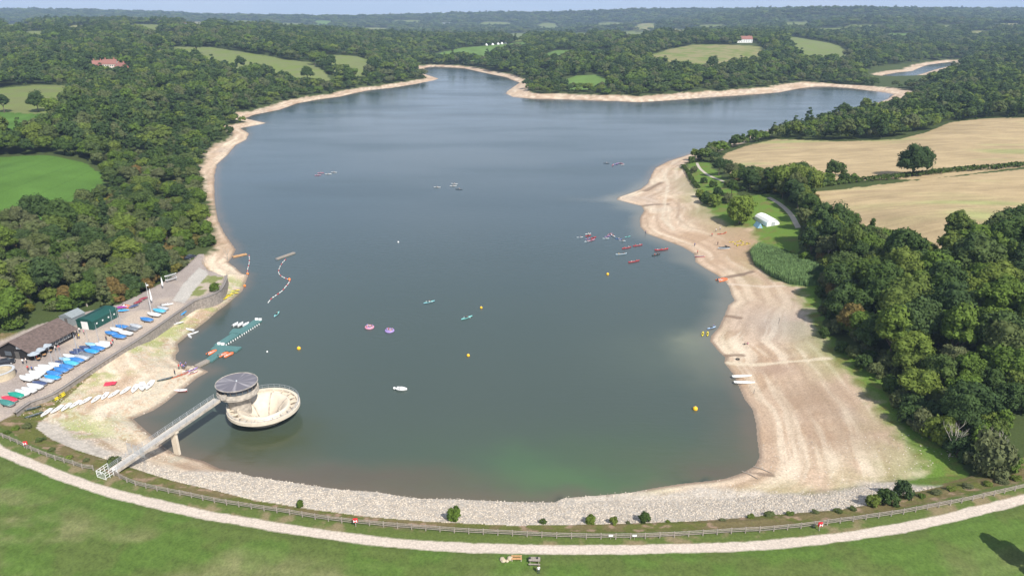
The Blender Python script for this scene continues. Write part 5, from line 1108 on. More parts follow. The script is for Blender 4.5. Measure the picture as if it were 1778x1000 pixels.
boat2('canoe', Z5(695,792), Z5(770,770), 'orange canoe on the beach point, nearer of two', 'canoe', None, cols={'hull': 'hull_orange', 'gunwale': 'hull_orange'}, dz=.03, lo=.6); boat2('canoe', Z5(765,765), Z5(850,745), 'orange canoe on the beach point, farther of two', 'canoe', None, cols={'hull': 'hull_orange', 'gunwale': 'hull_red'}, dz=.03, lo=.6)
boat2('kayak', Z5(820,718), Z5(905,705), 'white and pink kayak at the tip of the beach point', 'kayak', None, cols={'hull': 'hull_pink', 'deck': 'gel_white'}, dz=.05); boat2('kayak', Z5(860,750), Z5(970,730), 'red and white kayak at the tip of the beach point', 'kayak', None, cols={'hull': 'hull_red', 'deck': 'gel_white'}, dz=.05)
boat2('kayak', Z5(850,728), Z5(985,690), 'purple kayak at the water edge of the beach point', 'kayak', None, cols={'hull': 'hull_purple', 'deck': 'hull_purple'}, dz=.05)
boat2('laser', Z5(850,950), Z5(700,935), 'white dinghy with red trim pulled up beside the water near the tower', 'dinghy', None, cols={'hull': 'hull_red'}, dz=.03)
boat2('laser', Z5(690,155), Z5(800,152), 'white dinghy on the beach below the blue covered boat', 'dinghy', None, dz=.03); boat2('laser', Z5(930,248), Z5(845,205), 'white dinghy at the water edge, middle one of a cluster', 'dinghy', None, dz=.03); boat2('laser', Z5(885,278), Z5(968,252), 'white dinghy at the water edge, lying out over the water', 'dinghy', None, dz=.05); boat2('board', Z5(905,325), Z5(870,285), 'small white board floating beside the cluster of white dinghies', 'paddleboard', None, z=.02)
boat2('covered', (322,545), (309,551), 'bright blue covered boat on the beach below the wall', 'boat', None, cols={'cover': 'cover_bright'}, dz=.02, hi=1.3)
for i, (a_, b_) in enumerate([((95.5,696),(114.5,686)),((95,693.5),(113.5,683.5)),((94,690.5),(112,681.5))]): boat2('kayak', a_, b_, ['yellow kayak on the grass, nearest of three side by side', 'yellow kayak on the grass, middle of three side by side', 'yellow kayak on the grass, farthest of three side by side'][i], 'kayak', 'yellow kayaks on the grass under the wall', cols={'hull': 'hull_yellow', 'deck': 'hull_yellow'}, dz=.05)
YK = [((382,519),(394,521)),((384,517),(396,518)),((388,514),(400,516)),((391,512),(403,513)),((401,508),(412,511)),((402,505),(415,506))]
for i, (a_, b_) in enumerate(YK): boat2('kayak', a_, b_, f'yellow kayak on the sand by the water, {ORD[i]} of six' if i else 'yellow kayak on the sand by the water, nearest of six', 'kayak', 'yellow kayaks on the sand beyond the wall', cols={'hull': 'hull_yellow', 'deck': 'hull_yellow'}, dz=.05)
p = hit(192, 667); t = thing('tarpaulin', 'red tarpaulin lying on the beach above the row of dinghies', 'tarpaulin', p, .2); b = MB(); V = [(i * .55 - 1.4, j * .5 - 1.0, .12 + .22 * rnd.random()) for i in range(6) for j in range(5)]; b.add(V, [(i * 5 + j, i * 5 + j + 1, i * 5 + j + 6, i * 5 + j + 5) for i in range(5) for j in range(4)]); b.build('sheet', M['cover_red'], t, True)
for i, (x, y, sh) in enumerate([(760,690,'shirt_red'),(785,665,'shirt_blue'),(800,685,'shirt_pink'),(820,695,'shirt_blue'),(845,660,'shirt_blue'),(835,680,'shirt_black')]):
    person(hit(*Z5(x, y)), rnd.uniform(0, 6), 'person in ' + sh[6:] + ' standing in the group on the beach point' + (', ' + ['', 'first in blue', '', 'middle in blue', 'nearest the water', ''][i] if sh == 'shirt_blue' else ''), sh, group='people gathered on the beach point')
person(hit(304, 650.5), 1, 'person in black standing alone beside the dark green canoe', 'shirt_black')

# ------------------------------------------------------------------ pontoons
def deckbox(mb, pa, pb, w, z0=-.15, z1=.38):
    A_ = at(*pa, .35); B_ = at(*pb, .35); mb.bar((A_.x, A_.y, (z0 + z1) / 2), (B_.x, B_.y, (z0 + z1) / 2), w, z1 - z0); return A_, B_
t = thing('floating_pontoon', 'teal floating pontoon reaching out from the beach point with side arms', 'pontoon')
b = MB(); A_, B_ = deckbox(b, Z5(965,650), Z5(1105,580), 1.7, -.1, .42); b.build('gangway', M['wood_grey'], t)
for k_, (a_, b_, w_) in enumerate([(Z5(1100,592), Z5(1300,440), 2.4), (Z5(1165,425), Z5(1470,452), 3.0), (Z5(1215,408), Z5(1430,270), 2.6), (Z5(1375,235), Z5(1505,235), 3.2), (Z5(1455,265), Z5(1700,105), 2.6)]):
    b = MB(); z_ = .38 + .006 * k_; deckbox(b, a_, b_, w_, -.15, z_); b.build('deck', M['teal'], t)
A_ = at(*Z5(1310,395), .4); B_ = at(*Z5(1700,150), .4); 
for i in range(16):
    q_ = A_.lerp(B_, i / 15) + Vector((1.0, -.9, 0)) * .3; b = MB(); b.tube((q_.x, q_.y, .1), (q_.x, q_.y, .55), .16, n=8); b.build('fender', M['white_paint'], t)
t['category'] = 'pontoon'
for i, (a_, b_) in enumerate([(Z5(1100,520), Z5(1200,470)), (Z5(1235,540), Z5(1330,500)), (Z5(1285,550), Z5(1400,500))]): boat2('rib', a_, b_, ['orange-red safety boat moored on the beach side of the pontoon', 'orange-red safety boat moored right of the pontoon, nearer the gangway', 'orange-red safety boat moored right of the pontoon, the outer one'][i], 'boat', 'orange safety boats at the pontoon', z=0, cols={'tube': 'hull_orange'}, dz=-.05)
for i, (a_, b_) in enumerate([(Z5(1395,190), Z5(1460,140)), (Z5(1450,195), Z5(1520,140)), (Z5(1510,190), Z5(1590,140))]): boat2('motor', a_, b_, ['white motorboat moored behind the pontoon, left of three', 'white motorboat moored behind the pontoon, middle of three', 'white motorboat moored behind the pontoon, right of three'][i], 'motorboat', 'white motorboats moored at the pontoon', z=0, dz=-.1, lo=.7)
for i, (x, y) in enumerate([(1235, 395), (1280, 400), (1680, 105), (1722, 108)]):
    p = at(*Z5(x, y), .4); q_ = MB(); q_.box((0, 0, .25), (.9, .6, .5), taper=.85); q_.box((0, 0, .52), (.95, .65, .06)); o = q_.build('storage_box', M['white_paint']); o.location = p; meta(o, ['white box on the pontoon by the crossing arm, left one', 'white box on the pontoon by the crossing arm, right one', 'white box on the far tip of the pontoon, left one', 'white box on the far tip of the pontoon, right one'][i], 'box', 'white boxes on the pontoon')
A_ = at(480, 450, .2); B_ = at(511, 439, .2); t = thing('mooring_raft', 'narrow dark floating raft at the top of the float line', 'raft', (A_ + B_) / 2)
b = MB(); b.bar((A_ - B_) / 2, (B_ - A_) / 2, 1.3, .5); b.build('deck', M['wood_grey'], t)
for s in (-1, 1): b = MB(); b.tube((A_ - B_) / 2 * 1.02 + Vector((0, s * .5, -.1)), (B_ - A_) / 2 * 1.02 + Vector((0, s * .5, -.1)), .3, n=8); b.build('float', M['cover_dark'], t)
def floatline(px, n, label, c1='white_paint', c2='hull_red', r=.15):
    P = smooth_line([tuple(at(*q, .02)) for q in px], 6); P = [Vector(p) for p in P]; base = P[0].copy(); t = thing('float_line', label, 'float line', base)
    b = MB(); [b.tube(a_ - base, c_ - base, .05, n=4, cap=False) for a_, c_ in zip(P[:-1], P[1:]) if (a_ - c_).length > .01]; b.build('rope', M['rope'], t)
    for i in range(n):
        f = i / (n - 1) * (len(P) - 1); k = min(int(f), len(P) - 2); p = P[k].lerp(P[k + 1], f - k) - base; d_ = (P[k + 1] - P[k]).normalized()
        q_ = MB(); q_.tube(p - d_ * .38 + Vector((0, 0, .05)), p + d_ * .38 + Vector((0, 0, .05)), r, n=8); q_.build('float', M[c1 if i % 3 else c2], t)
floatline([(495.5,451),(490,457),(485,466),(484,474),(489,480),(497,484),(503,487),(500,493),(496,498),(490,505),(482,511),(472,518),(466,525)], 30, 'curving line of red and white floats below the dark raft')
floatline([(432.5,444),(433,452),(432,460),(430,468),(429.5,476)], 12, 'short line of red and white floats beside the left shore')
A_ = at(404, 446, .2); B_ = at(428, 441, .2); t = thing('landing_stage', 'small wooden landing stage on the left shore beyond the slipway', 'jetty', (A_ + B_) / 2); b = MB(); b.bar((A_ - B_) / 2, (B_ - A_) / 2, 1.6, .3); b.build('deck', M['wood_tan'], t)
for f in (-.4, 0, .4): b = MB(); b.tube((B_ - A_) * f + Vector((0, -.7, -1)), (B_ - A_) * f + Vector((0, -.7, .5)), .1, n=7); b.build('post', M['wood_grey'], t)

# ------------------------------------------------------------------ on the water
for x, y, c_, r, lab in [(519,606,'buoy_yellow',.55,'large yellow buoy floating near the pontoon'),(813,618,'buoy_yellow',.45,'yellow buoy in the middle of the lake, nearer the dam'),(835.5,535,'buoy_yellow',.42,'pale yellow buoy right of the turquoise kayak'),(1055,477,'buoy_yellow',.52,'yellow-orange buoy below the red canoes'),(1207,711,'buoy_yellow',.6,'large yellow buoy near the right beach'),(691.5,421,'white_paint',.35,'tiny white buoy in the open middle of the lake'),(464,611,'white_paint',.25,'tiny white buoy between the pontoon and the yellow buoy'),(502.5,486,'buoy_orange',.5,'orange buoy at the bend of the float line'),(430,476,'buoy_orange',.45,'orange buoy at the end of the short float line'),(425,497,'buoy_orange',.45,'orange buoy at the water edge by the yellow kayaks')]:
    p = at(x, y, 0); t = thing('buoy', lab, 'buoy', p); b = MB(); b.ball((0, 0, r * .45), r, 16, 10); b.build('float', M[c_], t, True); b = MB(); b.torus((0, 0, r * 1.5), r * .18, .04, 10, 5, 'Y'); b.build('eye', M['galv'], t)
def crew(boat_o, xs, zs, shirts, label, group=None, flip=0):
    """people sitting in a boat, facing its bow"""
    k = boat_o.scale[0]; a = boat_o.rotation_euler.z
    for i, x in enumerate(xs):
        yo = 0 if not isinstance(x, tuple) else x[1]; xo = x if not isinstance(x, tuple) else x[0]
        p = boat_o.location + Vector((math.cos(a) * xo * k - math.sin(a) * yo * k, math.sin(a) * xo * k + math.cos(a) * yo * k, zs))
        person(p, a + (flip if yo == 0 else math.atan2(-yo, -xo) if xo or yo else 0), (label[i] if isinstance(label, list) else label), shirts[i % len(shirts)], True, group)
def paddle(loc, rz, label, up=1.0):
    t = thing('paddle', label, 'paddle', loc, rz, 'paddles held by the crews'); b = MB(); b.bar((0, -1.0, up), (0, 1.0, up - .25), .045, .045); b.build('shaft', M['alu'], t)
    for s in (-1, 1): b = MB(); b.box((0, s * 1.12, up - .125 - s * .14), (.05, .38, .18)); b.build('blade', M['gel_white'], t)
o = boat2('kayak', (800,556), (821,549), 'turquoise kayak with one paddler in the middle of the lake', 'kayak', z=0, hi=1.2, dz=-.03); crew(o, [0], .08, ['shirt_black'], 'person in black paddling the turquoise kayak'); paddle(o.location + Vector((.1, 0, 0)), o.rotation_euler.z + .3, 'paddle held by the paddler of the turquoise kayak', .5)
o = boat2('kayak', (735.5,527.5), (755,523), 'pale green kayak with one paddler, farther up the lake', 'kayak', z=0, hi=1.25, cols={'hull': 'cover_pale', 'deck': 'hull_turq'}, dz=-.03); crew(o, [0], .08, ['shirt_white'], 'person in white paddling the pale green kayak'); paddle(o.location, o.rotation_euler.z + .5, 'paddle held by the paddler of the pale green kayak', .5)
o = boat2('kayak', (476,551), (485,542), 'light blue inflatable kayak off the end of the pontoon', 'kayak', z=0, cols={'hull': 'hull_lightblue', 'deck': 'hull_turq'}, dz=-.03); crew(o, [.3], .08, ['shirt_black'], 'person in black sitting in the light blue kayak')
for (x, y, c1, lab, shs) in [(641.5,569,'hull_pink','round pink raft full of people, the left of two',['shirt_pink','shirt_white','shirt_red','shirt_blue']),(676.5,575,'hull_purple','round lilac raft full of people, the right of two',['shirt_white','shirt_red','shirt_blue','shirt_pink'])]:
    o = boat('tub', at(x, y, 0) + Vector((0, 0, -.08)), .4, lab, 'raft', 'round rafts side by side', .95, {'tube': c1}); crew(o, [(1.0, .25), (-.1, .95), (-.95, -.1), (.1, -1.0)], .22, shs, [f'person in {s_[6:]} sitting in the {"pink" if c1 == "hull_pink" else "lilac"} raft' for s_ in shs], 'people sitting in the round rafts')
o = boat('swan', at(698, 677, 0) + Vector((0, 0, -.1)), -.12, 'small white rounded boat with a ball fender, in front of the tower', 'boat', None, 1.05)
RC = {'hull': 'hull_red', 'gunwale': 'hull_red'}
for (a_, b_, lab, n_c, shs) in [((1080,432.5),(1095.5,429.5),'red canoe with two paddlers, left of the far pair',2,['shirt_red','shirt_white']),((1099,428),(1115,425.5),'red canoe with two paddlers, right of the far pair',2,['shirt_red','shirt_white']),((1136.5,435.5),(1160,433),'long red canoe with three paddlers close to the right shore',3,['shirt_white','shirt_red','shirt_yellow']),((1091,456.5),(1110,453),'red canoe with two paddlers, nearest the dam',2,['shirt_white','shirt_red'])]:
    o = boat2('canoe', a_, b_, lab, 'canoe', 'red canoes out on the lake', z=0, cols=RC, dz=-.08, hi=1.35); xs = [-1.2, 1.1] if n_c == 2 else [-1.5, 0, 1.4]
    crew(o, xs, .18, shs, [f'person in {shs[i][6:]} in the red canoe ' + lab.split(',')[-1].strip() if ',' in lab else f'person in {shs[i][6:]} in the long red canoe' for i in range(n_c)], 'people paddling the red canoes')
o = boat2('canoe', (1132,444.5), (1146,441.5), 'black canoe with two paddlers beside the long red one', 'canoe', z=0, cols={'hull': 'black', 'gunwale': 'black'}, dz=-.08, hi=1.2); crew(o, [-1, 1], .18, ['shirt_red', 'shirt_black'], ['person in red in the black canoe', 'person in black in the black canoe'])
o = boat2('canoe', (1069,443), (1088,441), 'white canoe with two paddlers left of the red canoes', 'canoe', z=0, cols={'hull': 'hull_lightblue', 'gunwale': 'gel_white'}, dz=-.08, hi=1.2); crew(o, [-1.2, 1], .18, ['shirt_yellow', 'shirt_black'], ['person in yellow in the white canoe', 'person in dark top in the white canoe'])
# the two rafts of paddlecraft held together
Z6 = lambda x, y: (980 + x / 4.939, 380 + y / 4.939)
CL = [('hull_lightblue',Z6(105,163),Z6(160,160),'left'),('gel_white',Z6(180,135),Z6(228,128),'left'),('hull_red',Z6(180,152),Z6(228,142),'left'),('hull_red',Z6(225,172),Z6(272,158),'left'),('hull_lightblue',Z6(172,200),Z6(225,190),'left'),('hull_pink',Z6(205,195),Z6(262,178),'left'),('hull_purple',Z6(180,180),Z6(218,168),'left'),
      ('hull_lightblue',Z6(332,172),Z6(380,170),'right'),('hull_purple',Z6(345,158),Z6(395,148),'right'),('hull_pink',Z6(370,140),Z6(410,128),'right'),('hull_lightblue',Z6(400,138),Z6(435,160),'right'),('hull_blue',Z6(440,172),Z6(490,178),'right'),('hull_lightblue',Z6(470,188),Z6(520,192),'right'),('hull_turq',Z6(520,160),Z6(565,152),'right')]
cn = {'hull_lightblue': 'light blue', 'gel_white': 'white', 'hull_red': 'red', 'hull_pink': 'pink', 'hull_purple': 'purple', 'hull_blue': 'blue', 'hull_turq': 'turquoise'}; seen = {}
for c_, a_, b_, sd2 in CL:
    k_ = (c_, sd2); seen[k_] = seen.get(k_, 0) + 1; tot = sum(1 for r in CL if (r[0], r[3]) == k_)
    lab = f'{cn[c_]} kayak in the {sd2} of the two clusters' + (f', {["left", "middle", "right"][seen[k_] - 1] if tot == 3 else ["left", "right"][seen[k_] - 1]} of the {cn[c_]} ones' if tot > 1 else '')
    o = boat2('kayak', a_, b_, lab, 'kayak', 'kayaks held together in two clusters', z=0, cols={'hull': c_, 'deck': c_ if c_ != 'hull_lightblue' else 'gel_white'}, dz=-.03, hi=1.15)
    if c_ != 'hull_turq': s_ = rnd.choice(['shirt_red', 'shirt_white', 'shirt_blue', 'shirt_pink', 'shirt_black']); crew(o, [0], .08, [s_], f'person in {s_[6:]} in the {lab.replace("kayak in the", "kayak,").replace("of the two clusters", "cluster")}', 'people in the clustered kayaks')
for i, (a_, b_, c_) in enumerate([((1061,290),(1067,285),'hull_pink'),((1066,287),(1075,284),'hull_purple'),((1073,284),(1083,285),'hull_pink'),((1078,287),(1084,286),'gel_white')]):
    o = boat2('kayak', a_, b_, ['pink kayak, leftmost of the far group off the point', 'purple kayak in the far group off the point', 'pink kayak, right of the purple one in the far group', 'white kayak, rightmost of the far group off the point'][i], 'kayak', 'kayaks in the far group off the point', z=0, cols={'hull': c_, 'deck': c_}, hi=1.3); crew(o, [0], .08, ['shirt_pink' if i % 2 else 'shirt_red'], f'person in the {["leftmost pink", "purple", "right pink", "white"][i]} kayak of the far group', 'people in the far group of kayaks')
b_x = [(552,305,'hull_pink','faded red kayak, leftmost of the far left group'),(557,301,'hull_pink','faded red kayak, behind the leftmost of the far left group'),(570,303,'gel_white','white kayak, third in the far left group'),(580,300,'gel_white','white kayak, rightmost of the far left group'),(759,326,'gel_white','white kayak, left one of the far middle group'),(787,323.5,'gel_white','white kayak, centre of the far middle group'),(789,320,'gel_white','white kayak, farthest of the far middle group'),(797,329,'cover_dark','dark kayak, right one of the far middle group'),(1053,284,'cover_dark','dark kayak alone left of the far group off the point')]
for x, y, c_, lab in b_x:
    o = boat('kayak', at(x, y, 0), rnd.uniform(-.4, .4), lab, 'kayak', None, 1.05, {'hull': c_, 'deck': c_}); crew(o, [0], .08, ['shirt_red' if c_ == 'hull_red' else 'shirt_white'], 'person in the ' + lab)

# ------------------------------------------------------------------ right beach
boat2('rowing', (1271,656.5), (1305,652.5), 'long white rowing boat on the right beach, farther of two', 'rowing boat', 'white rowing boats on the right beach', dz=.03, hi=1.4); boat2('rowing', (1274,666), (1311,664.5), 'long white rowing boat on the right beach, nearer of two', 'rowing boat', 'white rowing boats on the right beach', dz=.03, hi=1.4)
boat2('canoe', (1206,447), (1224,446), 'red canoe drawn up on the shore beside the lake', 'canoe', cols={'hull': 'hull_red', 'gunwale': 'gel_white'}, dz=.05); boat2('rib', (1246,488), (1262,484), 'orange inflatable boat with its bow on the right beach', 'boat', dz=.05, cols={'tube': 'hull_orange'})
boat2('kayak', (1219,585), (1221,576), 'yellow kayak in the shallows, left of two', 'kayak', 'yellow kayaks in the shallows', z=0, cols={'hull': 'hull_yellow', 'deck': 'hull_yellow'}, hi=.9, lo=.7); boat2('kayak', (1228,585), (1229,576), 'yellow kayak in the shallows, right of two', 'kayak', 'yellow kayaks in the shallows', z=0, cols={'hull': 'hull_yellow', 'deck': 'hull_yellow'}, hi=.9, lo=.7)
boat2('kayak', (1228,572), (1243,568), 'blue kayak at the water edge above the yellow pair', 'kayak', z=.1, cols={'hull': 'hull_blue', 'deck': 'hull_lightblue'}); 
Z6y = Z6
for i, (a_, b_, c_) in enumerate([((1246,434),(1268,431.5),'gel_white'),((1248,431.5),(1262,429),'hull_green'),((1258,428.5),(1268,432),'hull_green')]): boat2('canoe', a_, b_, ['white canoe on the sand, nearest of a group of three', 'dark canoe on the sand behind the white one', 'dark canoe lying across the other two on the sand'][i], 'canoe', cols={'hull': c_, 'gunwale': c_ if c_ != 'gel_white' else 'cover_pale'}, dz=.05 + .25 * (i == 2), lo=.7)
yk = [(1270,421,.2),(1276,424,1.2),(1282,420,.5),(1285,426,-.4),(1290,422,.9),(1294,425,.1),(1299,423,2.2),(1287,419,1.7),(1280,427,1.4)]
for i, (x, y, a_) in enumerate(yk): boat('kayak', hit(x, y) + Vector((0, 0, .05)), a_, 'short yellow kayak in the jumble on the sand by the reeds', 'kayak', 'yellow kayaks jumbled on the sand by the reeds', .62, {'hull': 'hull_yellow', 'deck': 'hull_yellow'})
for i, (x, y, a_) in enumerate([(1251,407,.2), (1259,405,.9)]): boat('kayak', hit(x, y) + Vector((0, 0, .05)), a_, ['red kayak on the upper beach, left one', 'red kayak on the upper beach, right one'][i], 'kayak', 'red kayaks on the upper beach', .8, {'hull': 'hull_red', 'deck': 'hull_orange'})
for (x, y, sh, st, lab) in [(1293,599,'shirt_black',1,'person in black sitting on the right beach'),(1298,598,'shirt_pink',1,'person in pink sitting beside the one in black'),(1246,426,'shirt_black',0,'person in black standing behind the dark canoes'),(1243,403,'shirt_white',0,'person in white standing on the upper beach'),(1250,400,'shirt_white',0,'person in white beside the red kayaks'),(1236,411,'shirt_red',0,'person in red on the upper beach'),(1206,428,'shirt_blue',0,'person in blue near the water above the drawn-up red canoe'),(1211,441,'shirt_red',0,'person in red beside the drawn-up red canoe'),(1121,406,'shirt_blue',0,'person in blue at the water edge of the sandy bay'),(1239,569,'shirt_blue',0,'person in blue wading at the blue kayak'),(1182,292,'shirt_white',0,'person in white on the beach near the far bushes')]:
    person(hit(x, y), rnd.uniform(0, 6), lab, sh, bool(st))
p = hit(1281, 624); t = thing('washed_up_tyre', 'dark tyre lying on a pale patch of the right beach', 'tyre', p); b = MB(); b.torus((0, 0, .12), .42, .15, 18, 8); b.build('rubber', M['tyre'], t, True)
for (a_, b_, lab, r_) in [((1288,818),(1316,832),'pale driftwood log at the bottom corner of the lake, nearer the water',.13),((1308,810),(1340,822),'pale driftwood log at the bottom corner of the lake, nearer the beach',.12),((1309,683),(1310,676),'short dark stick standing out on the right beach',.07),((1352,562),(1354,552),'pale stick lying on the upper right beach',.07),((405,809),(418,812),'dead branch at the water edge by the dam stones',.07)]:
    A_ = hit(*a_); B_ = hit(*b_); o = MB(); d_ = B_ - A_; o.tube((0, 0, r_), d_ * .5 + Vector((.1, .1, r_ * 1.4)), r_, r_ * .8, 7); o.tube(d_ * .5 + Vector((.1, .1, r_ * 1.4)), d_ + Vector((0, 0, r_)), r_ * .8, r_ * .4, 7); o.tube(d_ * .4 + Vector((0, 0, r_)), d_ * .55 + Vector((.5, .5, .3)), r_ * .4, r_ * .2, 5); o = o.build('driftwood', M['wood_grey']); o.location = A_; meta(o, lab, 'driftwood')
# marquee
p0 = hit(1331, 394); t = thing('marquee', 'large white marquee on the lawn behind the right beach', 'marquee', p0 + Vector((0, 0, -.1)), .16)
MW, ML = 5.8, 11.0; b = MB(); PR = [(0, 0), (0, 1.9), (MW * .16, 2.8), (MW * .5, 3.4), (MW * .84, 2.8), (MW, 1.9), (MW, 0)]
for k_, nm_ in ((1, 'roof'),):
    V = [(x_, y_, z_) for y_ in (-.2, ML * .33, ML * .66, ML + .2) for x_, z_ in PR[1:-1]]; b.add(V, [(i * 5 + j, i * 5 + j + 1, i * 5 + j + 6, i * 5 + j + 5) for i in range(3) for j in range(4)]); b.build('roof', M['canvas'], t)
for x_ in (0.02, MW - .02): b = MB(); b.box((x_, ML / 2, .95), (.06, ML, 1.9)); b.build('side_wall', M['canvas'], t)
for y_ in (0, ML): b = MB(); V = [(x_, y_ + o_, z_ - .02) for o_ in (-.03, .03) for x_, z_ in PR]; b.add(V, [tuple(range(7)), tuple(range(13, 6, -1))] + [(i, (i + 1) % 7, 7 + (i + 1) % 7, 7 + i) for i in range(7)]); b.build('end_wall', M['canvas'], t)
b = MB(); b.box((MW * .5, -.08, 1.05), (1.6, .05, 2.1)); b.build('doorway', M['cover_grey'], t)
p = hit(1316, 394); t = thing('small_tent', 'small pale blue tent beside the white marquee', 'tent', p, .1); b = MB(); b.add([(-1.2, -2.2, 0), (1.2, -2.2, 0), (0, -2.2, 2.1), (-1.2, 2.2, 0), (1.2, 2.2, 0), (0, 2.2, 2.1)], [(0, 1, 2), (5, 4, 3), (0, 2, 5, 3), (1, 4, 5, 2)]); b.build('canopy', M['cover_pale'], t)
b = MB(); b.box((0, -2.22, .6), (.9, .04, 1.2), taper=.2); b.build('door_flap', M['cover_grey'], t)

# reed bed: countless stems
rb = np.array(REED); lo_, hi_ = rb.min(0), rb.max(0); V, Fc = [], []; rg2 = np.random.default_rng(3); n_s = 26000
xs = rg2.uniform(lo_[0], hi_[0], n_s); ys = rg2.uniform(lo_[1], hi_[1], n_s); k_ = inside(xs, ys, REED); xs, ys = xs[k_], ys[k_]; zs = samp(GZ, xs, ys); n_s = len(xs)
hh = rg2.uniform(1.8, 2.7, n_s); aa = rg2.uniform(0, 3.14, n_s); w3 = .12; lx = rg2.normal(size=n_s) * .22 - .15; ly = rg2.normal(size=n_s) * .22
P0_ = np.stack([xs - w3 * np.cos(aa), ys - w3 * np.sin(aa), zs - .1], 1); P1_ = np.stack([xs + w3 * np.cos(aa), ys + w3 * np.sin(aa), zs - .1], 1); P2_ = np.stack([xs + lx + .03, ys + ly, zs + hh], 1); P3_ = np.stack([xs + lx - .03, ys + ly, zs + hh], 1)
o = bpy.data.objects.new('reed_bed', fast_mesh('reed_bed', np.stack([P0_, P1_, P2_, P3_], 1).reshape(-1, 3), np.arange(4 * n_s).reshape(-1, 4), 'reed')); C.objects.link(o); meta(o, 'green bed of tall reeds between the right beach and the trees', 'reeds', kind='stuff')

# ------------------------------------------------------------------ riprap stones on the dam
stm = []
for s_ in range(4):
    b = MB(); rg_ = random.Random(s_); V, Fq_ = [], []
    iv, if_ = ico(); vv = iv * np.array((1, .8, .6)) * (1 + .22 * np.random.default_rng(s_).normal(size=(len(iv), 1))); b.add([tuple(v) for v in vv], [tuple(f) for f in if_]); o = b.build('stone', M['stone_tan']); me = o.data; bpy.data.objects.remove(o); me.materials.clear()
    if 'riprap_stone' not in MATS:
        m_ = bpy.data.materials.new('riprap_stone'); m_.use_nodes = True; t_ = m_.node_tree; oi = N(t_, 'ShaderNodeObjectInfo'); r_ = N(t_, 'ShaderNodeValToRGB'); r_.color_ramp.elements[0].color = (.34, .29, .235, 1); r_.color_ramp.elements[1].color = (.66, .575, .47, 1); t_.links.new(oi.outputs['Random'], r_.inputs[0]); t_.links.new(r_.outputs[0], t_.nodes['Principled BSDF'].inputs['Base Color']); t_.nodes['Principled BSDF'].inputs['Roughness'].default_value = .9; MATS['riprap_stone'] = m_
    me.materials.append(MATS['riprap_stone']); stm.append(me)
xs = rg2.uniform(-85, 85, 90000); ys = rg2.uniform(95, 165, 90000); s1 = samp(GSP, xs, ys); s2 = samp(GSD, xs, ys); rtd, _ = polydist(xs, ys, rl, False); sdm = inside(xs, ys, rl + [(140, 300), (-200, 300)])
bandp = 14 - 6 * sstep(38, 66, xs) - 9.5 * sstep(-52, -70, xs)
k_ = sdm & (rtd < bandp * rg2.uniform(.6, 1.1, len(xs)) * sstep(rl[-1][0], rl[-1][0] - 14, xs)) & (s2 > -.6) & (xs > rl[0][0]) & (xs < rl[-1][0]); xs, ys = xs[k_], ys[k_]; zs = samp(GZ, xs, ys)
print('STONES', len(xs)); sz = rg2.uniform(.08, .22, len(xs))
mass('riprap_stones', [(x, y, z + .02, s, s, s) for x, y, z, s in zip(xs, ys, zs, sz)], stm, 'band of loose pale stones facing the dam at the water')
xs = rg2.uniform(-130, 100, 60000); ys = rg2.uniform(100, 260, 60000); s2 = samp(GSD, xs, ys); lb = inside(xs, ys, LBP) & (rg2.random(len(xs)) < .75) | ((xs > 40) & (ys < 135) & (samp(GSP, xs, ys) > 16) & (rg2.random(len(xs)) < .25))
k_ = lb & (s2 > .2) & ~inside(xs, ys, TERR); xs, ys = xs[k_], ys[k_]; zs = samp(GZ, xs, ys)
mass('beach_stones', [(x, y, z, s, s, s * .8) for x, y, z, s in zip(xs, ys, zs, rg2.uniform(.08, .22, len(xs)))], stm, 'scattered pale stones lying over the dry shore')

# ------------------------------------------------------------------ bushes and single trees
def put(form, x, y, s, name, label, cat='tree', group=None, k=None, sz=1.0): 
    p = hit(x, y); return plant(form, p.x, p.y, p.z - .1, s, rnd.uniform(0, 6), name, label, cat, group, sz, k)
put('shrub', 789, 902, .72, 'bush', 'upright green bush standing in the dam stones left of centre', 'bush', k=0, sz=1.35); put('shrub', 1118, 905, .62, 'bush', 'round dark green bush at the top of the dam stones', 'bush', k=3); put('shrub', 1025, 907, .55, 'bush', 'small green bush left of the round dark one on the dam', 'bush', k=0); put('shrub', 521, 879, .38, 'bush', 'tiny green bush alone in the dam stones at left', 'bush', k=0, sz=1.3)
put('shrub', 1541, 874, 1.0, 'bush', 'dark bush at the right end of the dam stones, left of a pair', 'bush', k=3); put('shrub', 1568, 862, .95, 'bush', 'dark bush at the right end of the dam stones, right of a pair', 'bush', k=3, sz=1.2); put('shrub', 1515, 876, .75, 'bush', 'low green bush beside the dark pair on the dam', 'bush', k=0)
put('shrub', 200, 809, .75, 'bush', 'green bush under the landward end of the footbridge', 'bush', k=0); put('shrub', 943, 908, .33, 'bush', 'very small green bush on the dam near the middle', 'bush', k=0); put('shrub', 1065, 908, .45, 'bush', 'small bush between two bigger ones on the dam', 'bush', k=0)
for i, (x, y, s) in enumerate([(1304,898,.5),(1335,894,.6),(1372,893,.5),(1415,890,.45),(1455,888,.5),(1480,884,.45),(1600,862,.5),(1625,856,.6),(1652,850,.6),(1680,846,.6),(1715,842,.6),(1740,838,.7),(1765,832,.7),(1255,903,.35),(1160,906,.3),(1090,908,.3),(28,745,.6),(46,742,.7),(70,765,.6),(90,782,.5),(120,795,.5),(150,800,.45),(12,752,.5)]): put('shrub', x, y, s * .8, 'weed_clump', 'small clump of leafy weeds along the top of the dam', 'weeds', 'weed clumps along the top of the dam', k=[0, 1][i % 2], sz=.55)
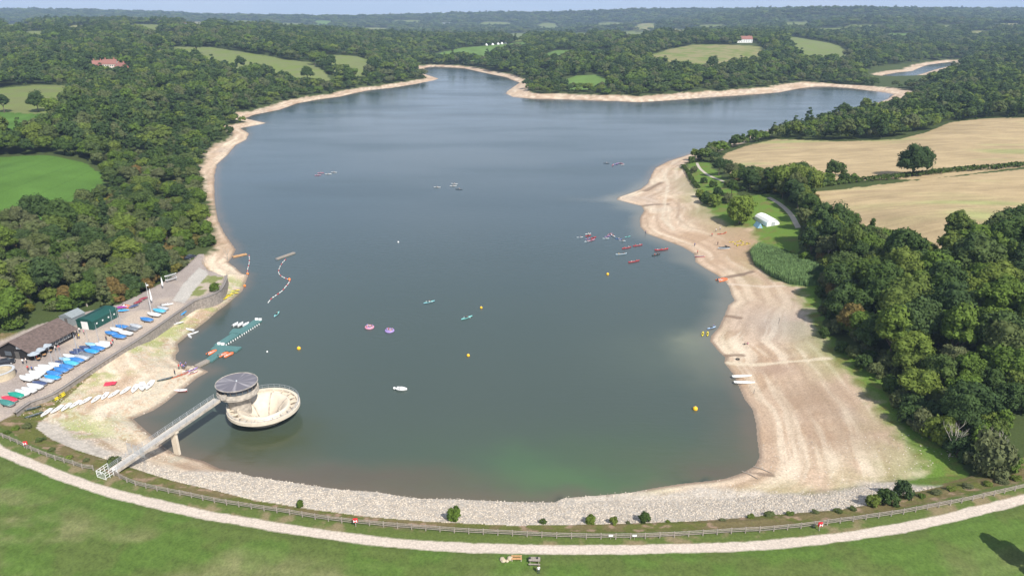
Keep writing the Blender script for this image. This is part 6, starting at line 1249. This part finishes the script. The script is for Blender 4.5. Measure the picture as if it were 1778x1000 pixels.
put('shrub', 1712, 822, 2.0, 'bush', 'big rounded willow bush at the corner of the right wood by the dam', 'bush', k=1, sz=1.5); put('shrub', 1632, 770, 1.7, 'bush', 'light green bush at the edge of the right wood', 'bush', k=0, sz=1.3); put('shrub', 1750, 815, 1.3, 'bush', 'green bush right of the big willow bush by the dam', 'bush', k=0)
for i, (x, y, s) in enumerate([(1430,585,.9),(1447,580,1.1),(1462,612,1.0),(1482,622,1.1),(1500,640,1.2),(1522,655,1.2),(1545,680,1.3),(1560,705,1.3),(1580,735,1.4),(1600,750,1.5),(1660,792,1.6),(1430,545,.9),(1422,515,1.0)]): put('shrub', x, y, s, 'bush', 'grey-green bush fringing the right wood above the grass', 'bush', 'bushes fringing the right wood', k=1 if i % 2 else 3, sz=1.15)
put('column', 187, 541, 1.12, 'cypress', 'tall narrow grey-green cypress behind the green boat shed', k=0); put('shrub', 373, 505, .95, 'bush', 'round green bush on the bank by the slipway', 'bush', k=0)
put('oak', 1584, 306, 1.22, 'oak_tree', 'big lone dark oak in the hedge between the stubble fields', k=0); put('willow', 1284, 388, 1.42, 'willow_tree', 'bright green willow at the back of the right beach', k=0)
put('shrub', 1449, 306, 2.5, 'broadleaf_tree', 'round green tree in the hedge left of the lone oak', k=0, sz=1.1); put('broad', 67, 195, 1.35, 'broadleaf_tree', 'round dark tree between two pastures at the far left', k=4); put('broad', 8, 196, 1.2, 'broadleaf_tree', 'dark tree at the left edge beside the pasture', k=2)
for (x, y, s, lab) in [(535,141,1.5,'round tree on the lower edge of the far pasture'),(576,121,1.7,'round tree in the middle of the far pasture'),(547,114,1.6,'dark tree joining the two parts of the far pasture'),(648,130,1.7,'tree at the right edge of the far pasture'),(342,94,2.2,'large dark tree on the left of the far pasture'),(608,148,1.6,'broad tree between the far pasture and the shore'),(275,92,2.2,'large dark tree beyond the pink-roofed houses'),(1236,122,1.7,'tall dark tree below the big pale field')]: put('broad', x, y, s, 'broadleaf_tree', lab)
for i, (x, y, s) in enumerate([(1200,283,1.3),(1212,276,1.4),(1226,272,1.5),(1240,268,1.6),(1204,300,1.2),(1222,318,1.0),(1238,325,1.1),(1262,322,.9),(1235,262,1.5),(1256,258,1.5),(1274,252,1.6),(1225,352,1.7),(1240,358,1.8),(1262,352,1.4),(1246,340,1.4),(1215,342,1.2)]): put('shrub', x, y, s, 'bush', 'bushy shrub along the shore path on the right bank', 'bush', 'bushes along the shore path on the right bank', k=[0, 1, 3][i % 3], sz=1.1)
for i, (x, y, s) in enumerate([(1248,305,.85),(1262,302,.7),(1275,318,.75),(1290,325,.85),(1302,330,.9),(1318,322,.85),(1282,310,.7),(1300,312,.65),(1320,312,.7),(1270,340,.7),(1345,335,.9),(1358,345,.9),(1372,352,1.0),(1385,362,1.0),(1396,372,1.0),(1404,385,1.05),(1335,322,.8),(1352,325,.8),(1370,335,.9),(1388,345,.9),(1398,398,.95),(1345,318,.75),(1365,322,.75)]): put('broad', x, y, s, 'broadleaf_tree', 'dark rounded tree beside the track behind the marquee lawn', 'tree', 'trees beside the track on the right bank', k=[2, 4, 5][i % 3])
for (x, y, s, lab, k_) in [(152,532,.95,'bare grey dead tree behind the green shed',0),(72,520,1.0,'bare grey dead tree in the left wood above the clubhouse',1),(1648,792,1.1,'bare grey dead tree at the edge of the right wood',0),(1725,800,1.0,'bare grey dead tree behind the big willow bush',1),(396,452,.7,'bare grey tree on the left shore beyond the slipway',0),(1560,640,1.3,'pale bare trunk in the right wood',1)]: put('bare', x, y, s, 'dead_tree', lab, k=k_)
for i, (x, y) in enumerate([(1438,138),(1446,136)]): put('column', x, y, 2.2, 'poplar_tree', ['dark narrow poplar on the far bank, left of a pair', 'dark narrow poplar on the far bank, right of a pair'][i])
def hedge(px, w, h, label):
    P = smooth_line([tuple(hit(*q)) for q in px], 4); P = [Vector(p) for p in P]; rg = np.random.default_rng(len(px)); cs = []
    for a_, b_ in zip(P[:-1], P[1:]):
        n_b = max(1, int((b_ - a_).length / (w * .32)))
        for i in range(n_b): q_ = a_.lerp(b_, i / n_b); cs.append((q_.x + rg.normal() * w * .12, q_.y + rg.normal() * w * .12, hf(q_.x, q_.y) + h * .45))
    cs = np.array(cs); Vs, Fs, k = [], [], 0
    for c in cs:
        d = unit(26, rg); d[:, 2] = np.abs(d[:, 2]) * 1.0 - .2; p = c + d * np.array((w * .5, w * .5, h * .55)) * rg.uniform(.75, 1.15); nn = d + rg.normal(size=d.shape) * .4; nn /= np.linalg.norm(nn, axis=1)[:, None]; V, Q = leaf_quads(p, nn, w * .17 * rg.uniform(.6, 1.3, len(p)), .8, rg); Vs.append(V); Fs.append(Q + k); k += len(V)
    base = cs[0].copy(); o = bpy.data.objects.new('hedge', fast_mesh('hedge', np.concatenate(Vs) - base, np.concatenate(Fs), 'leaves_hedge')); C.objects.link(o); o.location = base; meta(o, label, 'hedge')
hedge([(1322,322),(1362,322),(1411,325),(1460,319),(1503,315),(1553,310),(1606,304),(1660,298),(1720,294),(1778,289),(1850,285)], 4.2, 2.6, 'long dark hedge dividing the two stubble fields')
for i, (x, y, s) in enumerate([(1345,318,1.7),(1362,320,1.8),(1378,318,2.0),(1395,321,1.9),(1410,318,2.2),(1426,321,1.9),(1438,318,1.8),(1466,317,1.6),(1482,316,1.4),(1330,312,1.9),(1312,306,1.8)]): put('shrub', x, y, s, 'bush', 'tall dark bush in the hedgerow between the stubble fields and the shore', 'bush', 'bushes in the hedgerow on the right bank', k=[0, 3][i % 2])
hedge([(1185,290),(1194,300),(1202,316),(1212,328)], 2.4, 1.6, 'low hedge between the right beach and the shore path')
# shore path and track
def strip(name, px, w, m_, dz=.06):
    P = smooth_line([tuple(hit(*q)) for q in px], 6); V, Fq2 = [], []
    for i, p in enumerate(P):
        q0 = P[max(i - 1, 0)]; q1 = P[min(i + 1, len(P) - 1)]; d_ = Vector((q1[0] - q0[0], q1[1] - q0[1], 0)).normalized(); nv = Vector((-d_.y, d_.x, 0)) * w / 2
        for s in (-1, 1): x_, y_ = p[0] + nv.x * s, p[1] + nv.y * s; V.append((x_, y_, hf(x_, y_) + dz))
    b = MB(); b.add(V, [(2 * i, 2 * i + 1, 2 * i + 3, 2 * i + 2) for i in range(len(P) - 1)]); meta(b.build(name, m_), kind='structure')
pm('track', (.50, .44, .36), .95, var=.12, scale=.6)
strip('path', [(1210,283),(1214,291),(1222,299),(1233,306),(1245,311),(1262,317)], 1.6, M['track']); strip('path', [(1334,343),(1350,352),(1364,363),(1374,374),(1382,388),(1386,396)], 2.2, M['track'])

# ------------------------------------------------------------------ far houses and tents
def house(px_i, py_i, L, D, h, rz, wall, roof, label, rh=3.0, nw=4, dz=0, chim=True):
    p = hit(px_i, py_i); t = thing('house', label, 'house', p + Vector((0, 0, dz - .3)), rz)
    b = MB(); b.box((0, 0, h / 2), (L, D, h)); b.add([(-L / 2, -D / 2, h), (-L / 2, D / 2, h), (-L / 2, 0, h + rh * .93), (L / 2, -D / 2, h), (L / 2, D / 2, h), (L / 2, 0, h + rh * .93)], [(0, 2, 1), (3, 4, 5)]); b.build('wall', wall, t)
    b = MB(); b.add([(-L / 2 - .5, -D / 2 - .5, h - .2), (L / 2 + .5, -D / 2 - .5, h - .2), (L / 2 + .5, 0, h + rh), (-L / 2 - .5, 0, h + rh), (-L / 2 - .5, D / 2 + .5, h - .2), (L / 2 + .5, D / 2 + .5, h - .2)], [(0, 1, 2, 3), (3, 2, 5, 4)]); rf = b.build('roof', roof, t)
    if chim:
        for x_ in (-L * .32, L * .32): b = MB(); b.box((x_, .3, h + rh + .4), (1.1, 1.1, 2.6)); b.build('chimney', M['brick'], rf)
    for i in range(nw):
        for z_ in ((h * .3, h * .72) if h > 4.5 else (h * .5,)):
            b = MB(); b.box((-L / 2 + L * (i + .5) / nw, -D / 2 - .04, z_), (1.3, .1, 1.3)); b.build('window', M['glass'], t)
house(172, 121, 11, 8, 5, .5, M['brick'], M['tile_red'], 'pink-brown brick house, leftmost of the group above the left wood', 4.5, dz=1); house(194, 123, 15, 9, 6.5, .12, M['render_cream'], M['tile_red'], 'large cream house with a red-brown roof above the left wood', 5, 6, dz=1.5); house(213, 126, 12, 9, 5.5, -.4, M['brick'], M['tile_red'], 'red-roofed house, second from right of the group above the left wood', 4.5, dz=1); house(227, 129, 8, 7, 3.5, -.3, M['render_cream'], M['tile_red'], 'small cream outbuilding, rightmost of the houses above the left wood', 3, 3, chim=False)
house(1290, 74.5, 34, 12, 7, 0.05, M['white_paint'], M['tile_red'], 'long white farmhouse with a red roof above the big pale field', 6, 7); house(330, 53, 26, 12, 7, .2, M['white_paint'], M['slate'], 'white house far off behind the left woods', 4, 4, dz=4)
house(775, 46, 44, 18, 8, .1, M['white_paint'], M['roof_grey'], 'long white building in the distant valley', 5, 6, dz=8, chim=False); house(178, 33, 22, 12, 6, .1, M['white_paint'], M['slate'], 'white building on the far pale field at left', 5, 5, dz=8, chim=False)
for i, (x, w_) in enumerate([(1540,40),(1556,50),(1572,36),(1586,46),(1600,36)]): house(x, 15.5, w_, 20, 12, .1 * i, M['white_paint' if i % 2 else 'brick'], M['tile_red'], 'pale building on the skyline of the right ridge, ' + ['leftmost of five', 'second of five from the left', 'middle of five', 'fourth of five from the left', 'rightmost of five'][i], 7, 4, dz=20)
for i, x in enumerate([844.5, 855.5, 865, 871.5, 877.5]):
    p = hit(x, 79.5 - i * .8); t = thing('bell_tent', 'white bell tent on the far green field, ' + ['leftmost of five', 'second of five from the left', 'middle of five', 'fourth of five from the left', 'rightmost of five'][i], 'tent', p, 0, 'white bell tents on the far green field'); b = MB(); b.lathe([(3.4, 0), (3.4, 1.2), (.05, 5.0)], n=14); b.build('canopy', M['canvas'], t); b = MB(); b.tube((0, 0, 0), (0, 0, 5.3), .08, n=6); b.build('pole', M['wood_tan'], t)
# out-of-frame tree that throws its shadow on the lawn at the lower right
p = hit(1772, 975); plant('column', p.x + 4.4, p.y - 6.4, hf(p.x + 4.4, p.y - 6.4) - .3, 1.55, 1.0, 'cypress', 'narrow tree just beyond the lower right corner, its shadow on the lawn', 'tree', k=0)
for k_ in PRO:
    if k_ not in SPARE:
        for ch in list(PRO[k_].children): bpy.data.objects.remove(ch)
        bpy.data.objects.remove(PRO[k_])

# ------------------------------------------------------------------ the air
b = MB(); b.box((0, 4860, 90), (26000, 9700, 420)); hz_m = bpy.data.materials.new('haze'); hz_m.use_nodes = True; t_ = hz_m.node_tree; t_.nodes.clear()
pv = N(t_, 'ShaderNodeVolumePrincipled'); pv.inputs['Color'].default_value = (.54, .72, 1.0, 1); pv.inputs['Density'].default_value = HAZE_D; pv.inputs['Anisotropy'].default_value = 0.0
mo_ = N(t_, 'ShaderNodeOutputMaterial'); t_.links.new(pv.outputs[0], mo_.inputs['Volume'])
o = b.build('haze', hz_m); meta(o, 'thin blue haze softening the far woods and hills', 'haze', kind='stuff')
